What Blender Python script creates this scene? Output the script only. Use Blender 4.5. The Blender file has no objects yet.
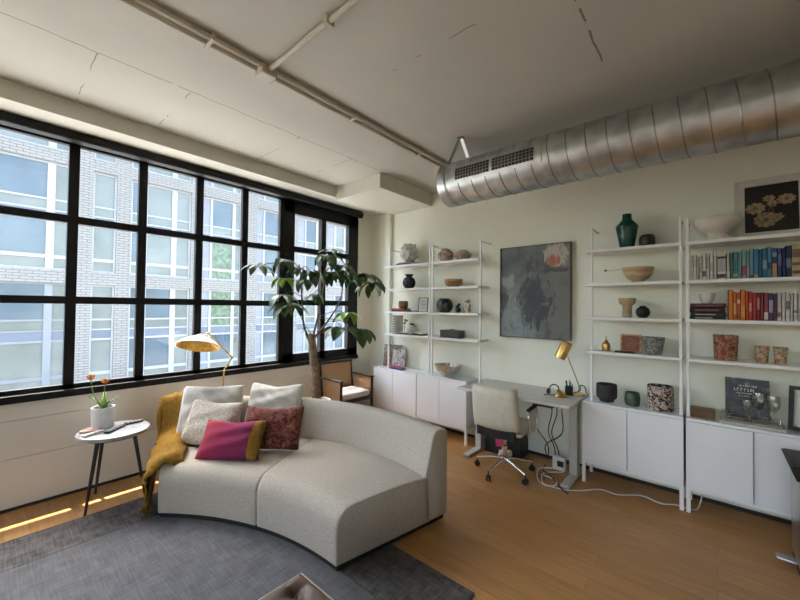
import bpy, bmesh, math, random
from mathutils import Vector, Matrix
PI = math.pi
rnd = random.Random(7)
scene = bpy.context.scene
COL = scene.collection

# ------------------------------------------------------------------ materials
def nmat(name):
    m = bpy.data.materials.new(name); m.use_nodes = True
    nt = m.node_tree; nt.nodes.clear()
    out = nt.nodes.new('ShaderNodeOutputMaterial')
    b = nt.nodes.new('ShaderNodeBsdfPrincipled')
    nt.links.new(b.outputs[0], out.inputs[0])
    return m, nt, b
def c4(c): return (c[0], c[1], c[2], 1.0)
def N(nt, t, **kw):
    n = nt.nodes.new(t)
    for k, v in kw.items(): setattr(n, k, v)
    return n
def mat(name, col, rough=.6, metal=0.0, var=0.12, scale=14.0, bump=0.0, bscale=None, col2=None, spec=None, stretch=None, detail=3.0):
    """principled surface; colour wanders between two tones by a noise field, with an optional noise bump"""
    m, nt, b = nmat(name)
    tc = N(nt, 'ShaderNodeTexCoord'); src = tc.outputs['Object']
    if stretch:
        mp = N(nt, 'ShaderNodeMapping'); mp.inputs['Scale'].default_value = stretch
        nt.links.new(src, mp.inputs[0]); src = mp.outputs[0]
    n = N(nt, 'ShaderNodeTexNoise'); n.inputs['Scale'].default_value = scale; n.inputs['Detail'].default_value = detail
    nt.links.new(src, n.inputs['Vector'])
    r = N(nt, 'ShaderNodeValToRGB')
    a = col2 if col2 else tuple(c*(1-var) for c in col)
    z = col if col2 else tuple(min(1, c*(1+var)) for c in col)
    r.color_ramp.elements[0].position = .35; r.color_ramp.elements[0].color = c4(a)
    r.color_ramp.elements[1].position = .65; r.color_ramp.elements[1].color = c4(z)
    nt.links.new(n.outputs[0], r.inputs[0]); nt.links.new(r.outputs[0], b.inputs['Base Color'])
    b.inputs['Roughness'].default_value = rough; b.inputs['Metallic'].default_value = metal
    if spec is not None: b.inputs['Specular IOR Level'].default_value = spec
    if bump:
        n2 = N(nt, 'ShaderNodeTexNoise'); n2.inputs['Scale'].default_value = bscale or scale*4; n2.inputs['Detail'].default_value = 2
        nt.links.new(src, n2.inputs['Vector'])
        bp = N(nt, 'ShaderNodeBump'); bp.inputs['Strength'].default_value = bump; bp.inputs['Distance'].default_value = .01
        nt.links.new(n2.outputs[0], bp.inputs['Height']); nt.links.new(bp.outputs[0], b.inputs['Normal'])
    return m
def ramp_mat(name, stops, scale=8, rough=.6, kind='noise', stretch=None, bump=0, distortion=0.0, detail=4, metal=0):
    m, nt, b = nmat(name)
    tc = N(nt, 'ShaderNodeTexCoord'); src = tc.outputs['Object']
    if stretch:
        mp = N(nt, 'ShaderNodeMapping'); mp.inputs['Scale'].default_value = stretch
        nt.links.new(src, mp.inputs[0]); src = mp.outputs[0]
    if kind == 'voronoi':
        n = N(nt, 'ShaderNodeTexVoronoi'); o = n.outputs['Distance']
    elif kind == 'wave':
        n = N(nt, 'ShaderNodeTexWave'); n.inputs['Distortion'].default_value = distortion; o = n.outputs[0]
        n.bands_direction = 'Z'
    else:
        n = N(nt, 'ShaderNodeTexNoise'); n.inputs['Detail'].default_value = detail; n.inputs['Distortion'].default_value = distortion; o = n.outputs[0]
    n.inputs['Scale'].default_value = scale
    nt.links.new(src, n.inputs['Vector'])
    r = N(nt, 'ShaderNodeValToRGB'); e = r.color_ramp.elements
    while len(e) < len(stops): e.new(.5)
    for i, (p, c) in enumerate(stops): e[i].position = p; e[i].color = c4(c)
    nt.links.new(o, r.inputs[0]); nt.links.new(r.outputs[0], b.inputs['Base Color'])
    b.inputs['Roughness'].default_value = rough; b.inputs['Metallic'].default_value = metal
    if bump:
        bp = N(nt, 'ShaderNodeBump'); bp.inputs['Strength'].default_value = bump; bp.inputs['Distance'].default_value = .01
        nt.links.new(o, bp.inputs['Height']); nt.links.new(bp.outputs[0], b.inputs['Normal'])
    return m
def glass_mat(name, tint, gloss=.06):
    m = bpy.data.materials.new(name); m.use_nodes = True
    nt = m.node_tree; nt.nodes.clear()
    out = N(nt, 'ShaderNodeOutputMaterial'); mix = N(nt, 'ShaderNodeMixShader')
    t = N(nt, 'ShaderNodeBsdfTransparent'); g = N(nt, 'ShaderNodeBsdfGlossy')
    n = N(nt, 'ShaderNodeTexNoise'); n.inputs['Scale'].default_value = 3
    r = N(nt, 'ShaderNodeMapRange'); r.inputs['To Min'].default_value = .01; r.inputs['To Max'].default_value = .03
    nt.links.new(n.outputs[0], r.inputs[0]); nt.links.new(r.outputs[0], g.inputs['Roughness'])
    t.inputs[0].default_value = c4(tint)
    mix.inputs[0].default_value = gloss
    nt.links.new(t.outputs[0], mix.inputs[1]); nt.links.new(g.outputs[0], mix.inputs[2]); nt.links.new(mix.outputs[0], out.inputs[0])
    return m

M = {}
M['wall'] = mat('white_wall_paint', (.85, .855, .745), .75, var=.02, scale=2, bump=.05, bscale=120)
M['panel'] = mat('window_wall_panel', (.80, .76, .69), .6, var=.03, scale=1.5)
M['black'] = mat('black_window_steel', (.012, .012, .013), .5, var=.2, spec=.25)
M['dark'] = mat('dark_gap', (.03, .025, .022), .8)
M['white'] = mat('white_lacquer', (.84, .85, .86), .28, var=.015, scale=3)
M['whitemetal'] = mat('white_powder_coat', (.87, .88, .87), .4, var=.02, scale=3)
M['grey_lam'] = mat('pale_grey_laminate', (.62, .61, .56), .45, var=.03)
M['grey_metal'] = mat('grey_painted_steel', (.55, .55, .52), .45, var=.04)
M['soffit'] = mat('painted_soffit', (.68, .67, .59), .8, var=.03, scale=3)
M['glass'] = glass_mat('window_glass', (.97, .985, .98), .05)
M['clear'] = glass_mat('clear_glass', (.9, .92, .9), .16)
M['sofa'] = mat('oatmeal_boucle_fabric', (.46, .42, .355), .95, var=.10, scale=90, bump=.35, bscale=420, spec=.1)
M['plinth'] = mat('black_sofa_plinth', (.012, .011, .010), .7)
M['pillow_white'] = mat('off_white_linen', (.58, .55, .50), .95, var=.05, scale=30, bump=.2, bscale=300, spec=.1)
M['boucle'] = mat('nubby_oatmeal_wool', (.56, .51, .43), .98, var=.22, scale=70, bump=.9, bscale=110, spec=.05)
M['mustard'] = mat('mustard_woven_wool', (.27, .15, .028), .95, var=.2, scale=60, bump=.5, bscale=220, spec=.1)
M['mustard_dark'] = mat('mustard_brown_fringe', (.17, .105, .04), .95, var=.3, scale=80, bump=.5, bscale=220, spec=.1)
M['brass'] = mat('brushed_brass', (.66, .42, .14), .3, 1.0, var=.06)
M['gold_in'] = mat('gold_leaf_lining', (.80, .50, .12), .42, .75, var=.2, scale=30)
M['chrome'] = mat('polished_chrome', (.75, .75, .75), .12, 1.0, var=.02)
M['steel'] = mat('brushed_stainless', (.50, .49, .47), .3, 1.0, var=.06, scale=30, stretch=(1, 1, 14))
M['rubber'] = mat('black_plastic', (.018, .018, .019), .45)
M['chairfab'] = mat('cream_leather', (.62, .58, .48), .55, var=.05, scale=20, bump=.1, bscale=200)
M['oak_dark'] = mat('black_brown_wood', (.028, .018, .013), .4, var=.3, scale=10, stretch=(1, 1, 8))
M['seatcush'] = mat('white_chair_cushion', (.68, .66, .66), .95, var=.04, bump=.15, bscale=300)
M['bark'] = mat('grey_brown_bark', (.27, .19, .125), .9, col2=(.13, .09, .06), scale=18, bump=.6, bscale=50, stretch=(1, 1, 3))
M['stem'] = mat('thin_green_stem', (.07, .075, .03), .7)
M['leaf'] = mat('glossy_green_leaf', (.032, .078, .014), .42, var=.4, scale=5)
M['leaf_lit'] = mat('lit_green_leaf', (.20, .34, .03), .45, var=.3, scale=5)  # leaves with light shining through, brightness put into the colour
M['soil'] = mat('potting_soil', (.05, .035, .025), .95, var=.4, scale=40, bump=.6)
M['pot_white'] = mat('white_ceramic', (.74, .73, .71), .45, var=.03)
M['concrete_pot'] = mat('white_cement_pot', (.66, .66, .66), .8, var=.05, scale=25, bump=.1)
M['cane'] = ramp_mat('woven_cane', [(.3, (.34, .19, .09)), (.7, (.58, .37, .20))], 120, .7, bump=.3)
M['galv'] = ramp_mat('galvanised_steel', [(.3, (.50, .52, .52)), (.7, (.66, .68, .68))], 9, .38, 'voronoi', metal=1.0)
M['galv_seam'] = mat('duct_seam_steel', (.30, .30, .29), .35, 1.0)
M['pipe'] = mat('painted_conduit', (.56, .52, .43), .5, var=.04)
M['leather'] = mat('tan_brown_leather', (.125, .075, .05), .42, var=.14, scale=18, bump=.15, bscale=160)
M['piping'] = mat('pale_leather_piping', (.62, .52, .40), .45)
M['paper'] = mat('page_paper', (.72, .68, .58), .9, var=.05)

# floor: oak boards along X
def floor_mat():
    m, nt, b = nmat('oak_plank_floor')
    tc = N(nt, 'ShaderNodeTexCoord')
    br = N(nt, 'ShaderNodeTexBrick'); br.offset = .37; br.offset_frequency = 2
    br.inputs['Scale'].default_value = 1; br.inputs['Brick Width'].default_value = 1.6; br.inputs['Row Height'].default_value = .13
    br.inputs['Mortar Size'].default_value = .0018; br.inputs['Mortar Smooth'].default_value = .3; br.inputs['Bias'].default_value = 0
    br.inputs['Color1'].default_value = (.43, .225, .080, 1); br.inputs['Color2'].default_value = (.51, .28, .105, 1)
    br.inputs['Mortar'].default_value = (.30, .16, .06, 1)
    nt.links.new(tc.outputs['Object'], br.inputs['Vector'])
    mp = N(nt, 'ShaderNodeMapping'); mp.inputs['Scale'].default_value = (1.2, 14, 1)
    nt.links.new(tc.outputs['Object'], mp.inputs[0])
    n = N(nt, 'ShaderNodeTexNoise'); n.inputs['Scale'].default_value = 3; n.inputs['Detail'].default_value = 6
    nt.links.new(mp.outputs[0], n.inputs['Vector'])
    mx = N(nt, 'ShaderNodeMix', data_type='RGBA', blend_type='MULTIPLY'); mx.inputs[0].default_value = .55
    r = N(nt, 'ShaderNodeValToRGB'); r.color_ramp.elements[0].color = (.62, .58, .52, 1); r.color_ramp.elements[1].color = (1.15, 1.12, 1.08, 1)
    r.color_ramp.elements[0].position = .25; r.color_ramp.elements[1].position = .75
    nt.links.new(n.outputs[0], r.inputs[0])
    nt.links.new(br.outputs[0], mx.inputs[6]); nt.links.new(r.outputs[0], mx.inputs[7])
    nt.links.new(mx.outputs[2], b.inputs['Base Color'])
    b.inputs['Roughness'].default_value = .42
    return m
M['floor'] = floor_mat()

def ceiling_mat():
    m, nt, b = nmat('painted_concrete_ceiling')
    tc = N(nt, 'ShaderNodeTexCoord'); sx = N(nt, 'ShaderNodeSeparateXYZ'); nt.links.new(tc.outputs['Object'], sx.inputs[0])
    n = N(nt, 'ShaderNodeTexNoise'); n.inputs['Scale'].default_value = 1.3; n.inputs['Detail'].default_value = 6
    nt.links.new(tc.outputs['Object'], n.inputs['Vector'])
    r = N(nt, 'ShaderNodeValToRGB'); e = r.color_ramp.elements
    e[0].position = .3; e[0].color = (.53, .52, .47, 1); e[1].position = .7; e[1].color = (.585, .575, .52, 1)
    nt.links.new(n.outputs[0], r.inputs[0])
    n2 = N(nt, 'ShaderNodeTexNoise'); n2.inputs['Scale'].default_value = 5; n2.inputs['Detail'].default_value = 4
    nt.links.new(tc.outputs['Object'], n2.inputs['Vector'])
    # board joints of the formwork: a long one along Y and a few across it
    last = r.outputs[0]
    def line(axis, at, half, lo_axis=None, lo=None, hi=None, thr=.47):
        nonlocal last
        j = N(nt, 'ShaderNodeMath', operation='SUBTRACT'); nt.links.new(sx.outputs[axis], j.inputs[0]); j.inputs[1].default_value = at
        w = N(nt, 'ShaderNodeMath', operation='MULTIPLY_ADD'); nt.links.new(n2.outputs[0], w.inputs[0]); w.inputs[1].default_value = .05; nt.links.new(j.outputs[0], w.inputs[2])
        s = N(nt, 'ShaderNodeMath', operation='SUBTRACT'); nt.links.new(w.outputs[0], s.inputs[0]); s.inputs[1].default_value = .025
        a = N(nt, 'ShaderNodeMath', operation='ABSOLUTE'); nt.links.new(s.outputs[0], a.inputs[0])
        l = N(nt, 'ShaderNodeMath', operation='LESS_THAN'); nt.links.new(a.outputs[0], l.inputs[0]); l.inputs[1].default_value = half
        g = N(nt, 'ShaderNodeMath', operation='GREATER_THAN'); nt.links.new(n2.outputs[0], g.inputs[0]); g.inputs[1].default_value = thr
        f = N(nt, 'ShaderNodeMath', operation='MULTIPLY'); nt.links.new(l.outputs[0], f.inputs[0]); nt.links.new(g.outputs[0], f.inputs[1])
        if lo_axis is not None:
            for op, v in (('GREATER_THAN', lo), ('LESS_THAN', hi)):
                q = N(nt, 'ShaderNodeMath', operation=op); nt.links.new(sx.outputs[lo_axis], q.inputs[0]); q.inputs[1].default_value = v
                f2 = N(nt, 'ShaderNodeMath', operation='MULTIPLY'); nt.links.new(f.outputs[0], f2.inputs[0]); nt.links.new(q.outputs[0], f2.inputs[1]); f = f2
        mx = N(nt, 'ShaderNodeMix', data_type='RGBA'); nt.links.new(f.outputs[0], mx.inputs[0]); nt.links.new(last, mx.inputs[6]); mx.inputs[7].default_value = (.22, .20, .17, 1)
        last = mx.outputs[2]
    line(0, -2.98, .004, thr=.36)
    for y in (.45, 1.0, 1.95, 2.6): line(1, y, .003, 0, -3.85, -2.98, .5)
    line(1, 1.8, .003, 0, -2.2, -.8, .56)
    line(0, -.545, .006, 1, 1.2, 2.6, .42)
    nt.links.new(last, b.inputs['Base Color'])
    b.inputs['Roughness'].default_value = .85
    bp = N(nt, 'ShaderNodeBump'); bp.inputs['Strength'].default_value = .15; bp.inputs['Distance'].default_value = .01
    nt.links.new(n2.outputs[0], bp.inputs['Height']); nt.links.new(bp.outputs[0], b.inputs['Normal'])
    return m
M['ceiling'] = ceiling_mat()

def rug_mat(name, dark, light, pat):
    m, nt, b = nmat(name)
    tc = N(nt, 'ShaderNodeTexCoord')
    def noise(scale, st, det=5):
        mp = N(nt, 'ShaderNodeMapping'); mp.inputs['Scale'].default_value = st; nt.links.new(tc.outputs['Object'], mp.inputs[0])
        n = N(nt, 'ShaderNodeTexNoise'); n.inputs['Scale'].default_value = scale; n.inputs['Detail'].default_value = det; nt.links.new(mp.outputs[0], n.inputs['Vector']); return n.outputs[0]
    a = noise(6, (1, 16, 1)); c = noise(6, (16, 1, 1)); d = noise(pat, (1, 1, 1), 6)
    s = N(nt, 'ShaderNodeMath', operation='ADD'); nt.links.new(a, s.inputs[0]); nt.links.new(c, s.inputs[1])
    s2 = N(nt, 'ShaderNodeMath', operation='ADD'); nt.links.new(s.outputs[0], s2.inputs[0]); nt.links.new(d, s2.inputs[1])
    s3 = N(nt, 'ShaderNodeMath', operation='MULTIPLY'); nt.links.new(s2.outputs[0], s3.inputs[0]); s3.inputs[1].default_value = .3333
    r = N(nt, 'ShaderNodeValToRGB'); e = r.color_ramp.elements
    e[0].position = .40; e[0].color = c4(dark); e[1].position = .60; e[1].color = c4(light)
    nt.links.new(s3.outputs[0], r.inputs[0]); nt.links.new(r.outputs[0], b.inputs['Base Color'])
    b.inputs['Roughness'].default_value = .95; b.inputs['Specular IOR Level'].default_value = .1
    bp = N(nt, 'ShaderNodeBump'); bp.inputs['Strength'].default_value = .3; bp.inputs['Distance'].default_value = .01
    nt.links.new(s3.outputs[0], bp.inputs['Height']); nt.links.new(bp.outputs[0], b.inputs['Normal'])
    return m
M['rug'] = rug_mat('distressed_grey_blue_pile', (.09, .092, .10), (.145, .148, .16), 9)
M['rug_border'] = rug_mat('distressed_grey_border_pile', (.060, .058, .062), (.15, .142, .142), 16)

def brick_mat():
    m, nt, b = nmat('white_brick_facade')
    tc = N(nt, 'ShaderNodeTexCoord'); mp = N(nt, 'ShaderNodeMapping'); mp.inputs['Rotation'].default_value = (PI/2, 0, PI/2)
    sx = N(nt, 'ShaderNodeSeparateXYZ'); cx = N(nt, 'ShaderNodeCombineXYZ')
    nt.links.new(tc.outputs['Object'], sx.inputs[0]); nt.links.new(sx.outputs[1], cx.inputs[0]); nt.links.new(sx.outputs[2], cx.inputs[1])
    br = N(nt, 'ShaderNodeTexBrick'); br.inputs['Scale'].default_value = 1; br.inputs['Brick Width'].default_value = .48; br.inputs['Row Height'].default_value = .15
    br.inputs['Mortar Size'].default_value = .022; br.inputs['Mortar Smooth'].default_value = .2
    br.inputs['Color1'].default_value = c4(FB); br.inputs['Color2'].default_value = c4(tuple(x*.93 for x in FB)); br.inputs['Mortar'].default_value = c4(tuple(x*.45 for x in FB))
    nt.links.new(cx.outputs[0], br.inputs['Vector']); nt.links.new(br.outputs[0], b.inputs['Base Color'])
    b.inputs['Roughness'].default_value = .8
    return m
FB = (.262, .252, .232)
M['brick'] = brick_mat()
M['f_frame'] = mat('facade_white_frame', (.34, .345, .35), .5, var=.02)
M['f_frame_grey'] = mat('facade_grey_frame', (.20, .215, .23), .5, var=.05)
M['f_span'] = mat('facade_blue_grey_spandrel', (.125, .145, .18), .6, var=.06)
M['f_grey'] = mat('facade_pale_grey_panel', (.23, .24, .26), .6, var=.05)
M['f_glass'] = ramp_mat('facade_sky_reflection_glass', [(.3, (.055, .085, .11)), (.7, (.115, .15, .17))], .35, .12, detail=3)  # blue of the reflected sky is put into the pane colour
M['f_light'] = ramp_mat('facade_pale_glass', [(.3, (.12, .14, .125)), (.7, (.19, .21, .195))], .5, .2, detail=3)
M['f_tree_reflection'] = ramp_mat('facade_green_tree_reflection', [(.35, (.06, .10, .055)), (.65, (.16, .21, .15))], 3.5, .2, detail=6)  # trees reflected in the pane, painted into its colour
M['ground'] = mat('pale_street_paving', (.42, .41, .39), .85, var=.08, scale=1)

# ------------------------------------------------------------------ mesh builder
class MB:
    def __init__(s): s.bm = bmesh.new(); s.mats = [None]; s.cur = 0
    def use(s, m):
        if s.mats == [None]: s.mats = [m]
        if m not in s.mats: s.mats.append(m)
        s.cur = s.mats.index(m); return s
    def _tag(s, faces):
        for f in faces: f.material_index = s.cur
    def box(s, x0, x1, y0, y1, z0, z1, bev=0.0, rot=None, seg=2):
        return s.obox(((x0+x1)/2, (y0+y1)/2, (z0+z1)/2), (abs(x1-x0), abs(y1-y0), abs(z1-z0)), rot, bev, seg)
    def obox(s, c, size, rot=None, bev=0.0, seg=2):
        b = bmesh.new(); bmesh.ops.create_cube(b, size=1)
        for v in b.verts: v.co = Vector((v.co.x*size[0], v.co.y*size[1], v.co.z*size[2]))
        if bev: bmesh.ops.bevel(b, geom=list(b.edges), offset=bev, segments=seg, profile=.5, affect='EDGES')
        mt = Matrix.Translation(Vector(c)) @ (rot.to_4x4() if rot else Matrix.Identity(4))
        return s.merge(b, mt)
    def merge(s, b, mt=None):
        if mt is not None: bmesh.ops.transform(b, matrix=mt, verts=b.verts)
        vm = {}
        for v in b.verts: vm[v] = s.bm.verts.new(v.co)
        for f in b.faces:
            try: nf = s.bm.faces.new([vm[v] for v in f.verts]); nf.material_index = s.cur; nf.smooth = f.smooth
            except ValueError: pass
        b.free(); return s
    def lathe(s, prof, c=(0, 0, 0), n=28, rot=None, fn=None):
        """profile of (radius, height) turned about the vertical; rot tilts it; fn(angle, r, z) -> r varies it"""
        mt = Matrix.Translation(Vector(c)) @ (rot.to_4x4() if rot else Matrix.Identity(4))
        rings = []
        for r, z in prof:
            if r < 1e-6: rings.append([s.bm.verts.new(mt @ Vector((0, 0, z)))])
            else:
                ring = []
                for i in range(n):
                    a = 2*PI*i/n; rr = fn(a, r, z) if fn else r
                    ring.append(s.bm.verts.new(mt @ Vector((rr*math.cos(a), rr*math.sin(a), z))))
                rings.append(ring)
        for A, B in zip(rings, rings[1:]):
            for i in range(n):
                j = (i+1) % n
                if len(A) == 1 and len(B) == 1: continue
                vs = [A[0], B[j], B[i]] if len(A) == 1 else ([A[i], A[j], B[0]] if len(B) == 1 else [A[i], A[j], B[j], B[i]])
                try: s.bm.faces.new(vs).material_index = s.cur
                except ValueError: pass
        return s
    def tube(s, pts, r, n=8, caps=True):
        pts = [Vector(p) for p in pts]; rs = r if isinstance(r, (list, tuple)) else [r]*len(pts)
        rings = []; up = None
        for i, p in enumerate(pts):
            d = (pts[min(i+1, len(pts)-1)] - pts[max(i-1, 0)]).normalized()
            if up is None:
                up = Vector((0, 0, 1)) if abs(d.z) < .9 else Vector((1, 0, 0))
            x = up.cross(d).normalized(); y = d.cross(x).normalized(); up = y
            rings.append([s.bm.verts.new(p + (x*math.cos(2*PI*k/n) + y*math.sin(2*PI*k/n))*rs[i]) for k in range(n)])
        for A, B in zip(rings, rings[1:]):
            for i in range(n):
                j = (i+1) % n
                s.bm.faces.new([A[i], A[j], B[j], B[i]]).material_index = s.cur
        if caps:
            for q in (list(reversed(rings[0])), rings[-1]):
                s.bm.faces.new(q).material_index = s.cur
        return s
    def grid(s, P, closed_u=False, cap=False):
        """P[i][j] -> points; quads between; closed_u closes each row into a loop; cap fills the first and last loop"""
        V = [[s.bm.verts.new(Vector(p)) for p in row] for row in P]
        n = len(V[0])
        for A, B in zip(V, V[1:]):
            for j in range(n if closed_u else n-1):
                k = (j+1) % n
                try: s.bm.faces.new([A[j], A[k], B[k], B[j]]).material_index = s.cur
                except ValueError: pass
        if cap:
            for q in (list(reversed(V[0])), V[-1]):
                s.bm.faces.new(q).material_index = s.cur
        return s
    def sphere(s, c, r, seg=16, ring=10, sc=(1, 1, 1)):
        b = bmesh.new(); bmesh.ops.create_uvsphere(b, u_segments=seg, v_segments=ring, radius=r)
        for v in b.verts: v.co = Vector((v.co.x*sc[0], v.co.y*sc[1], v.co.z*sc[2]))
        return s.merge(b, Matrix.Translation(Vector(c)))
    def build(s, name, m=None, parent=None, origin=None, smooth=None, solid=None, sub=None, noclean=False):
        me = bpy.data.meshes.new(name)
        o = bpy.data.objects.new(name, me)
        org = Vector(origin) if origin is not None else (WORLD.get(parent.name, Vector((0, 0, 0))) if parent else Vector((0, 0, 0)))
        if parent is not None and origin is None:
            pass
        bmesh.ops.remove_doubles(s.bm, verts=s.bm.verts, dist=1e-6)
        bmesh.ops.recalc_face_normals(s.bm, faces=s.bm.faces)
        bmesh.ops.translate(s.bm, verts=s.bm.verts, vec=-org)
        s.bm.to_mesh(me); s.bm.free()
        for k in ([m] if s.mats == [None] else s.mats): me.materials.append(k)
        COL.objects.link(o)
        if parent is not None:
            o.parent = parent; o.location = org - WORLD.get(parent.name, Vector((0, 0, 0)))
        else: o.location = org
        WORLD[o.name] = org
        if smooth:
            for p in me.polygons: p.use_smooth = True
            if smooth != 'all':
                md = o.modifiers.new('edges', 'EDGE_SPLIT'); md.split_angle = math.radians(smooth)
        if sub:
            md = o.modifiers.new('soft', 'SUBSURF'); md.levels = sub; md.render_levels = sub
        if solid:
            md = o.modifiers.new('thickness', 'SOLIDIFY'); md.thickness = solid; md.offset = 0
        return o
WORLD = {}
LABELS = set()
def tag(o, label, cat, group=None):
    o['label'] = label; o['category'] = cat
    if group: o['group'] = group
    return o
def thing(name, label, cat, loc, group=None):
    o = bpy.data.objects.new(name, None); COL.objects.link(o)
    o.location = loc; o.empty_display_size = .1
    WORLD[o.name] = Vector(loc)
    return tag(o, label, cat, group)
def struct(o): o['kind'] = 'structure'; return o
def rotz(a): return Matrix.Rotation(a, 3, 'Z')
def smoothpath(pts, n=6):
    """Catmull-Rom through the points"""
    P = [Vector(p) for p in pts]; P = [P[0]*2-P[1]] + P + [P[-1]*2-P[-2]]; out = []
    for i in range(1, len(P)-2):
        for k in range(n):
            t = k/n; a, b, c, d = P[i-1], P[i], P[i+1], P[i+2]
            out.append(.5*((2*b) + (-a+c)*t + (2*a-5*b+4*c-d)*t*t + (-a+3*b-3*c+d)*t**3))
    out.append(P[-2]); return out

# ------------------------------------------------------------------ room shell
XW, YB, ZC = -4.21, 4.13, 3.25
XE, YS = 3.6, -4.4            # walls out of the frame: right hand and behind
struct(MB().box(XW-.3, XE+.2, YS-.2, YB+.2, -.15, 0).build('floor', M['floor']))
struct(MB().box(XW-.3, XE+.2, YS-.2, YB+.2, ZC, ZC+.2).build('ceiling', M['ceiling']))
struct(MB().box(XW-.3, XE+.2, YB, YB+.2, 0, ZC).build('wall_back', M['wall']))
struct(MB().box(XE, XE+.2, YS, YB, 0, ZC).build('wall_right', M['wall']))
wf = MB(); FX0, FX1 = -1.2, 2.2
wf.box(XW-.3, FX0, YS-.2, YS, 0, ZC); wf.box(FX1, XE+.2, YS-.2, YS, 0, ZC); wf.box(FX0, FX1, YS-.2, YS, 0, .5); wf.box(FX0, FX1, YS-.2, YS, 3.1, ZC)
struct(wf.build('wall_front', M['wall']))
WZ0, WZ1 = .90, 3.105          # window opening
WY0, WY1 = -3.62, 3.83
w = MB()
for a, b_ in ((0, .403), (.409, .705), (.711, WZ0-.04)): w.box(XW-.28, XW, YS, YB, a, b_)
w.box(XW-.28, XW-.012, YS, YB, .40, .72)
w.box(XW-.28, XW, YS, YB, WZ1, ZC); w.box(XW-.28, XW, YS, WY0, WZ0-.04, WZ1); w.box(XW-.28, XW, WY1, YB, WZ0-.04, WZ1)
struct(w.build('wall_left', M['panel']))
struct(MB().box(XW, XW+.012, YS, YB-.012, 0, .022).build('shadow_gap_left', M['dark']))  # dark strip in place of the thin shadow line at the floor
struct(MB().box(XW, XE, YB-.012, YB, 0, .03).build('shadow_gap_back', M['dark']))  # shadow gap under the back wall, drawn as a dark strip
struct(MB().box(XW, -3.85, YS, YB, 3.11, ZC).build('trim_1', M['soffit']))           # beam over the windows
struct(MB().box(-3.85, -3.02, 3.085, YB, 3.07, ZC, bev=.004).build('trim_2', M['soffit']))   # boxed soffit
struct(MB().box(-3.86, -3.76, 4.07, YB, 0, 3.07, bev=.006).build('trim_3', M['wall']))  # slim pipe chase by the corner

# windows
XG = -4.25
def window(name, y0, y1, mull, zs, t, depth=.05):
    root = bpy.data.objects.new(name, None); COL.objects.link(root); root.location = (XG, (y0+y1)/2, WZ0); struct(root)
    WORLD[root.name] = Vector(root.location)
    f = MB(); x0, x1 = XG-depth/2, XG+depth/2
    f.box(x0, x1, y0, y1, WZ0, zs[0], .003); f.box(x0, x1, y0, y1, zs[-1], WZ1, .003)
    f.box(x0, x1, y0, mull[0][1], WZ0, WZ1, .003); f.box(x0, x1, mull[-1][0], y1, WZ0, WZ1, .003)
    for a, b_ in mull[1:-1]: f.box(x0, x1, a, b_, WZ0, WZ1, .003)
    for z in zs[1:-1]: f.box(x0-.002, x1+.002, y0, y1, z-t/2, z+t/2, .003)
    struct(f.build('window_frame', M['black'], root))
    struct(MB().box(XG-.004, XG+.004, mull[0][1]-.05 if False else y0+.01, y1-.01, WZ0+.01, WZ1-.01).build('window_panes', M['glass'], root))
    return root
ms = [-3.56+.5085*i for i in range(8)]; ms = ms + [.501, 1.009, 1.529, 2.034]
mull = [(-3.60, -3.56)] + [(y-.036, y+.036) for y in ms[1:]] + [(2.49, 2.545)]
window('window_1', WY0, 2.545, mull, [.945, 1.672, 2.375, 3.02], .066)
window('window_2', 2.545, WY1, [(2.545, 2.70), (3.135, 3.215), (3.64, WY1)], [1.01, 1.69, 2.40, 2.87], .075, .075)
struct(MB().box(XG-.10, XG+.07, WY0, WY1, WZ0-.055, WZ0+.005, .004).build('trim_4', M['black']))   # black sill
w3 = bpy.data.objects.new('added_fill_window', None); COL.objects.link(w3); w3.location = (.3, YS-.1, .5); struct(w3); WORLD[w3.name] = Vector(w3.location)  # added unseen window behind the camera, lets in sky light as fill
f = MB()
for i in range(7): xx = FX0+(FX1-FX0)*i/6; f.box(xx-.03, xx+.03, YS-.13, YS-.07, .5, 3.1)
for zz in (.53, 1.8, 3.07): f.box(FX0, FX1, YS-.125, YS-.075, zz-.03, zz+.03)
struct(f.build('window_frame', M['black'], w3)); struct(MB().box(FX0, FX1, YS-.104, YS-.096, .5, 3.1).build('window_panes', M['glass'], w3))  # frame and panes of the added fill window, unseen
# dark blind boxes at the head of the windows
sc_ = thing('roller_blind', 'long black blind cassette under the beam above the windows', 'blind', (XW+.06, .1, 3.03))
MB().box(XW+.005, XW+.115, WY0-.03, 3.80, 3.03, 3.108, .012).build('cassette', M['black'], sc_)
for y in (WY0-.045, 3.815): MB().lathe([(0, -.02), (.05, -.02), (.05, .02), (0, .02)], (XW+.06, y, 3.065), 16, Matrix.Rotation(PI/2, 3, 'X')).build('end_cap', M['black'], sc_, smooth=30)

# conduits on the ceiling
p = thing('ceiling_conduit', 'pair of painted conduits running along the ceiling towards the duct', 'pipe', (-2.29, 1.2, 3.2))
for x in (-2.325, -2.255): MB().tube([(x, YS, 3.23), (x, YB, 3.23)], .0165, 10).build('pipe', M['pipe'], p, smooth=40)
MB().box(-2.345, -2.235, 1.17, 1.28, 3.18, ZC, .012).build('junction_box', M['pipe'], p)
for y in (.0, .85, 2.0, 2.9): MB().box(-2.35, -2.23, y, y+.022, 3.21, ZC, .004).build('clamp', M['pipe'], p)
p = thing('ceiling_conduit', 'single thin conduit branching off across the ceiling from the junction box', 'pipe', (-2.2, 1.22, 3.2))
MB().tube([(-2.235, 1.225, 3.222), (XE, 1.225, 3.222)], .017, 10).build('pipe', M['pipe'], p, smooth=40)
MB().box(-1.63, -1.60, 1.195, 1.255, 3.20, ZC, .004).build('clamp', M['pipe'], p)

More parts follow.
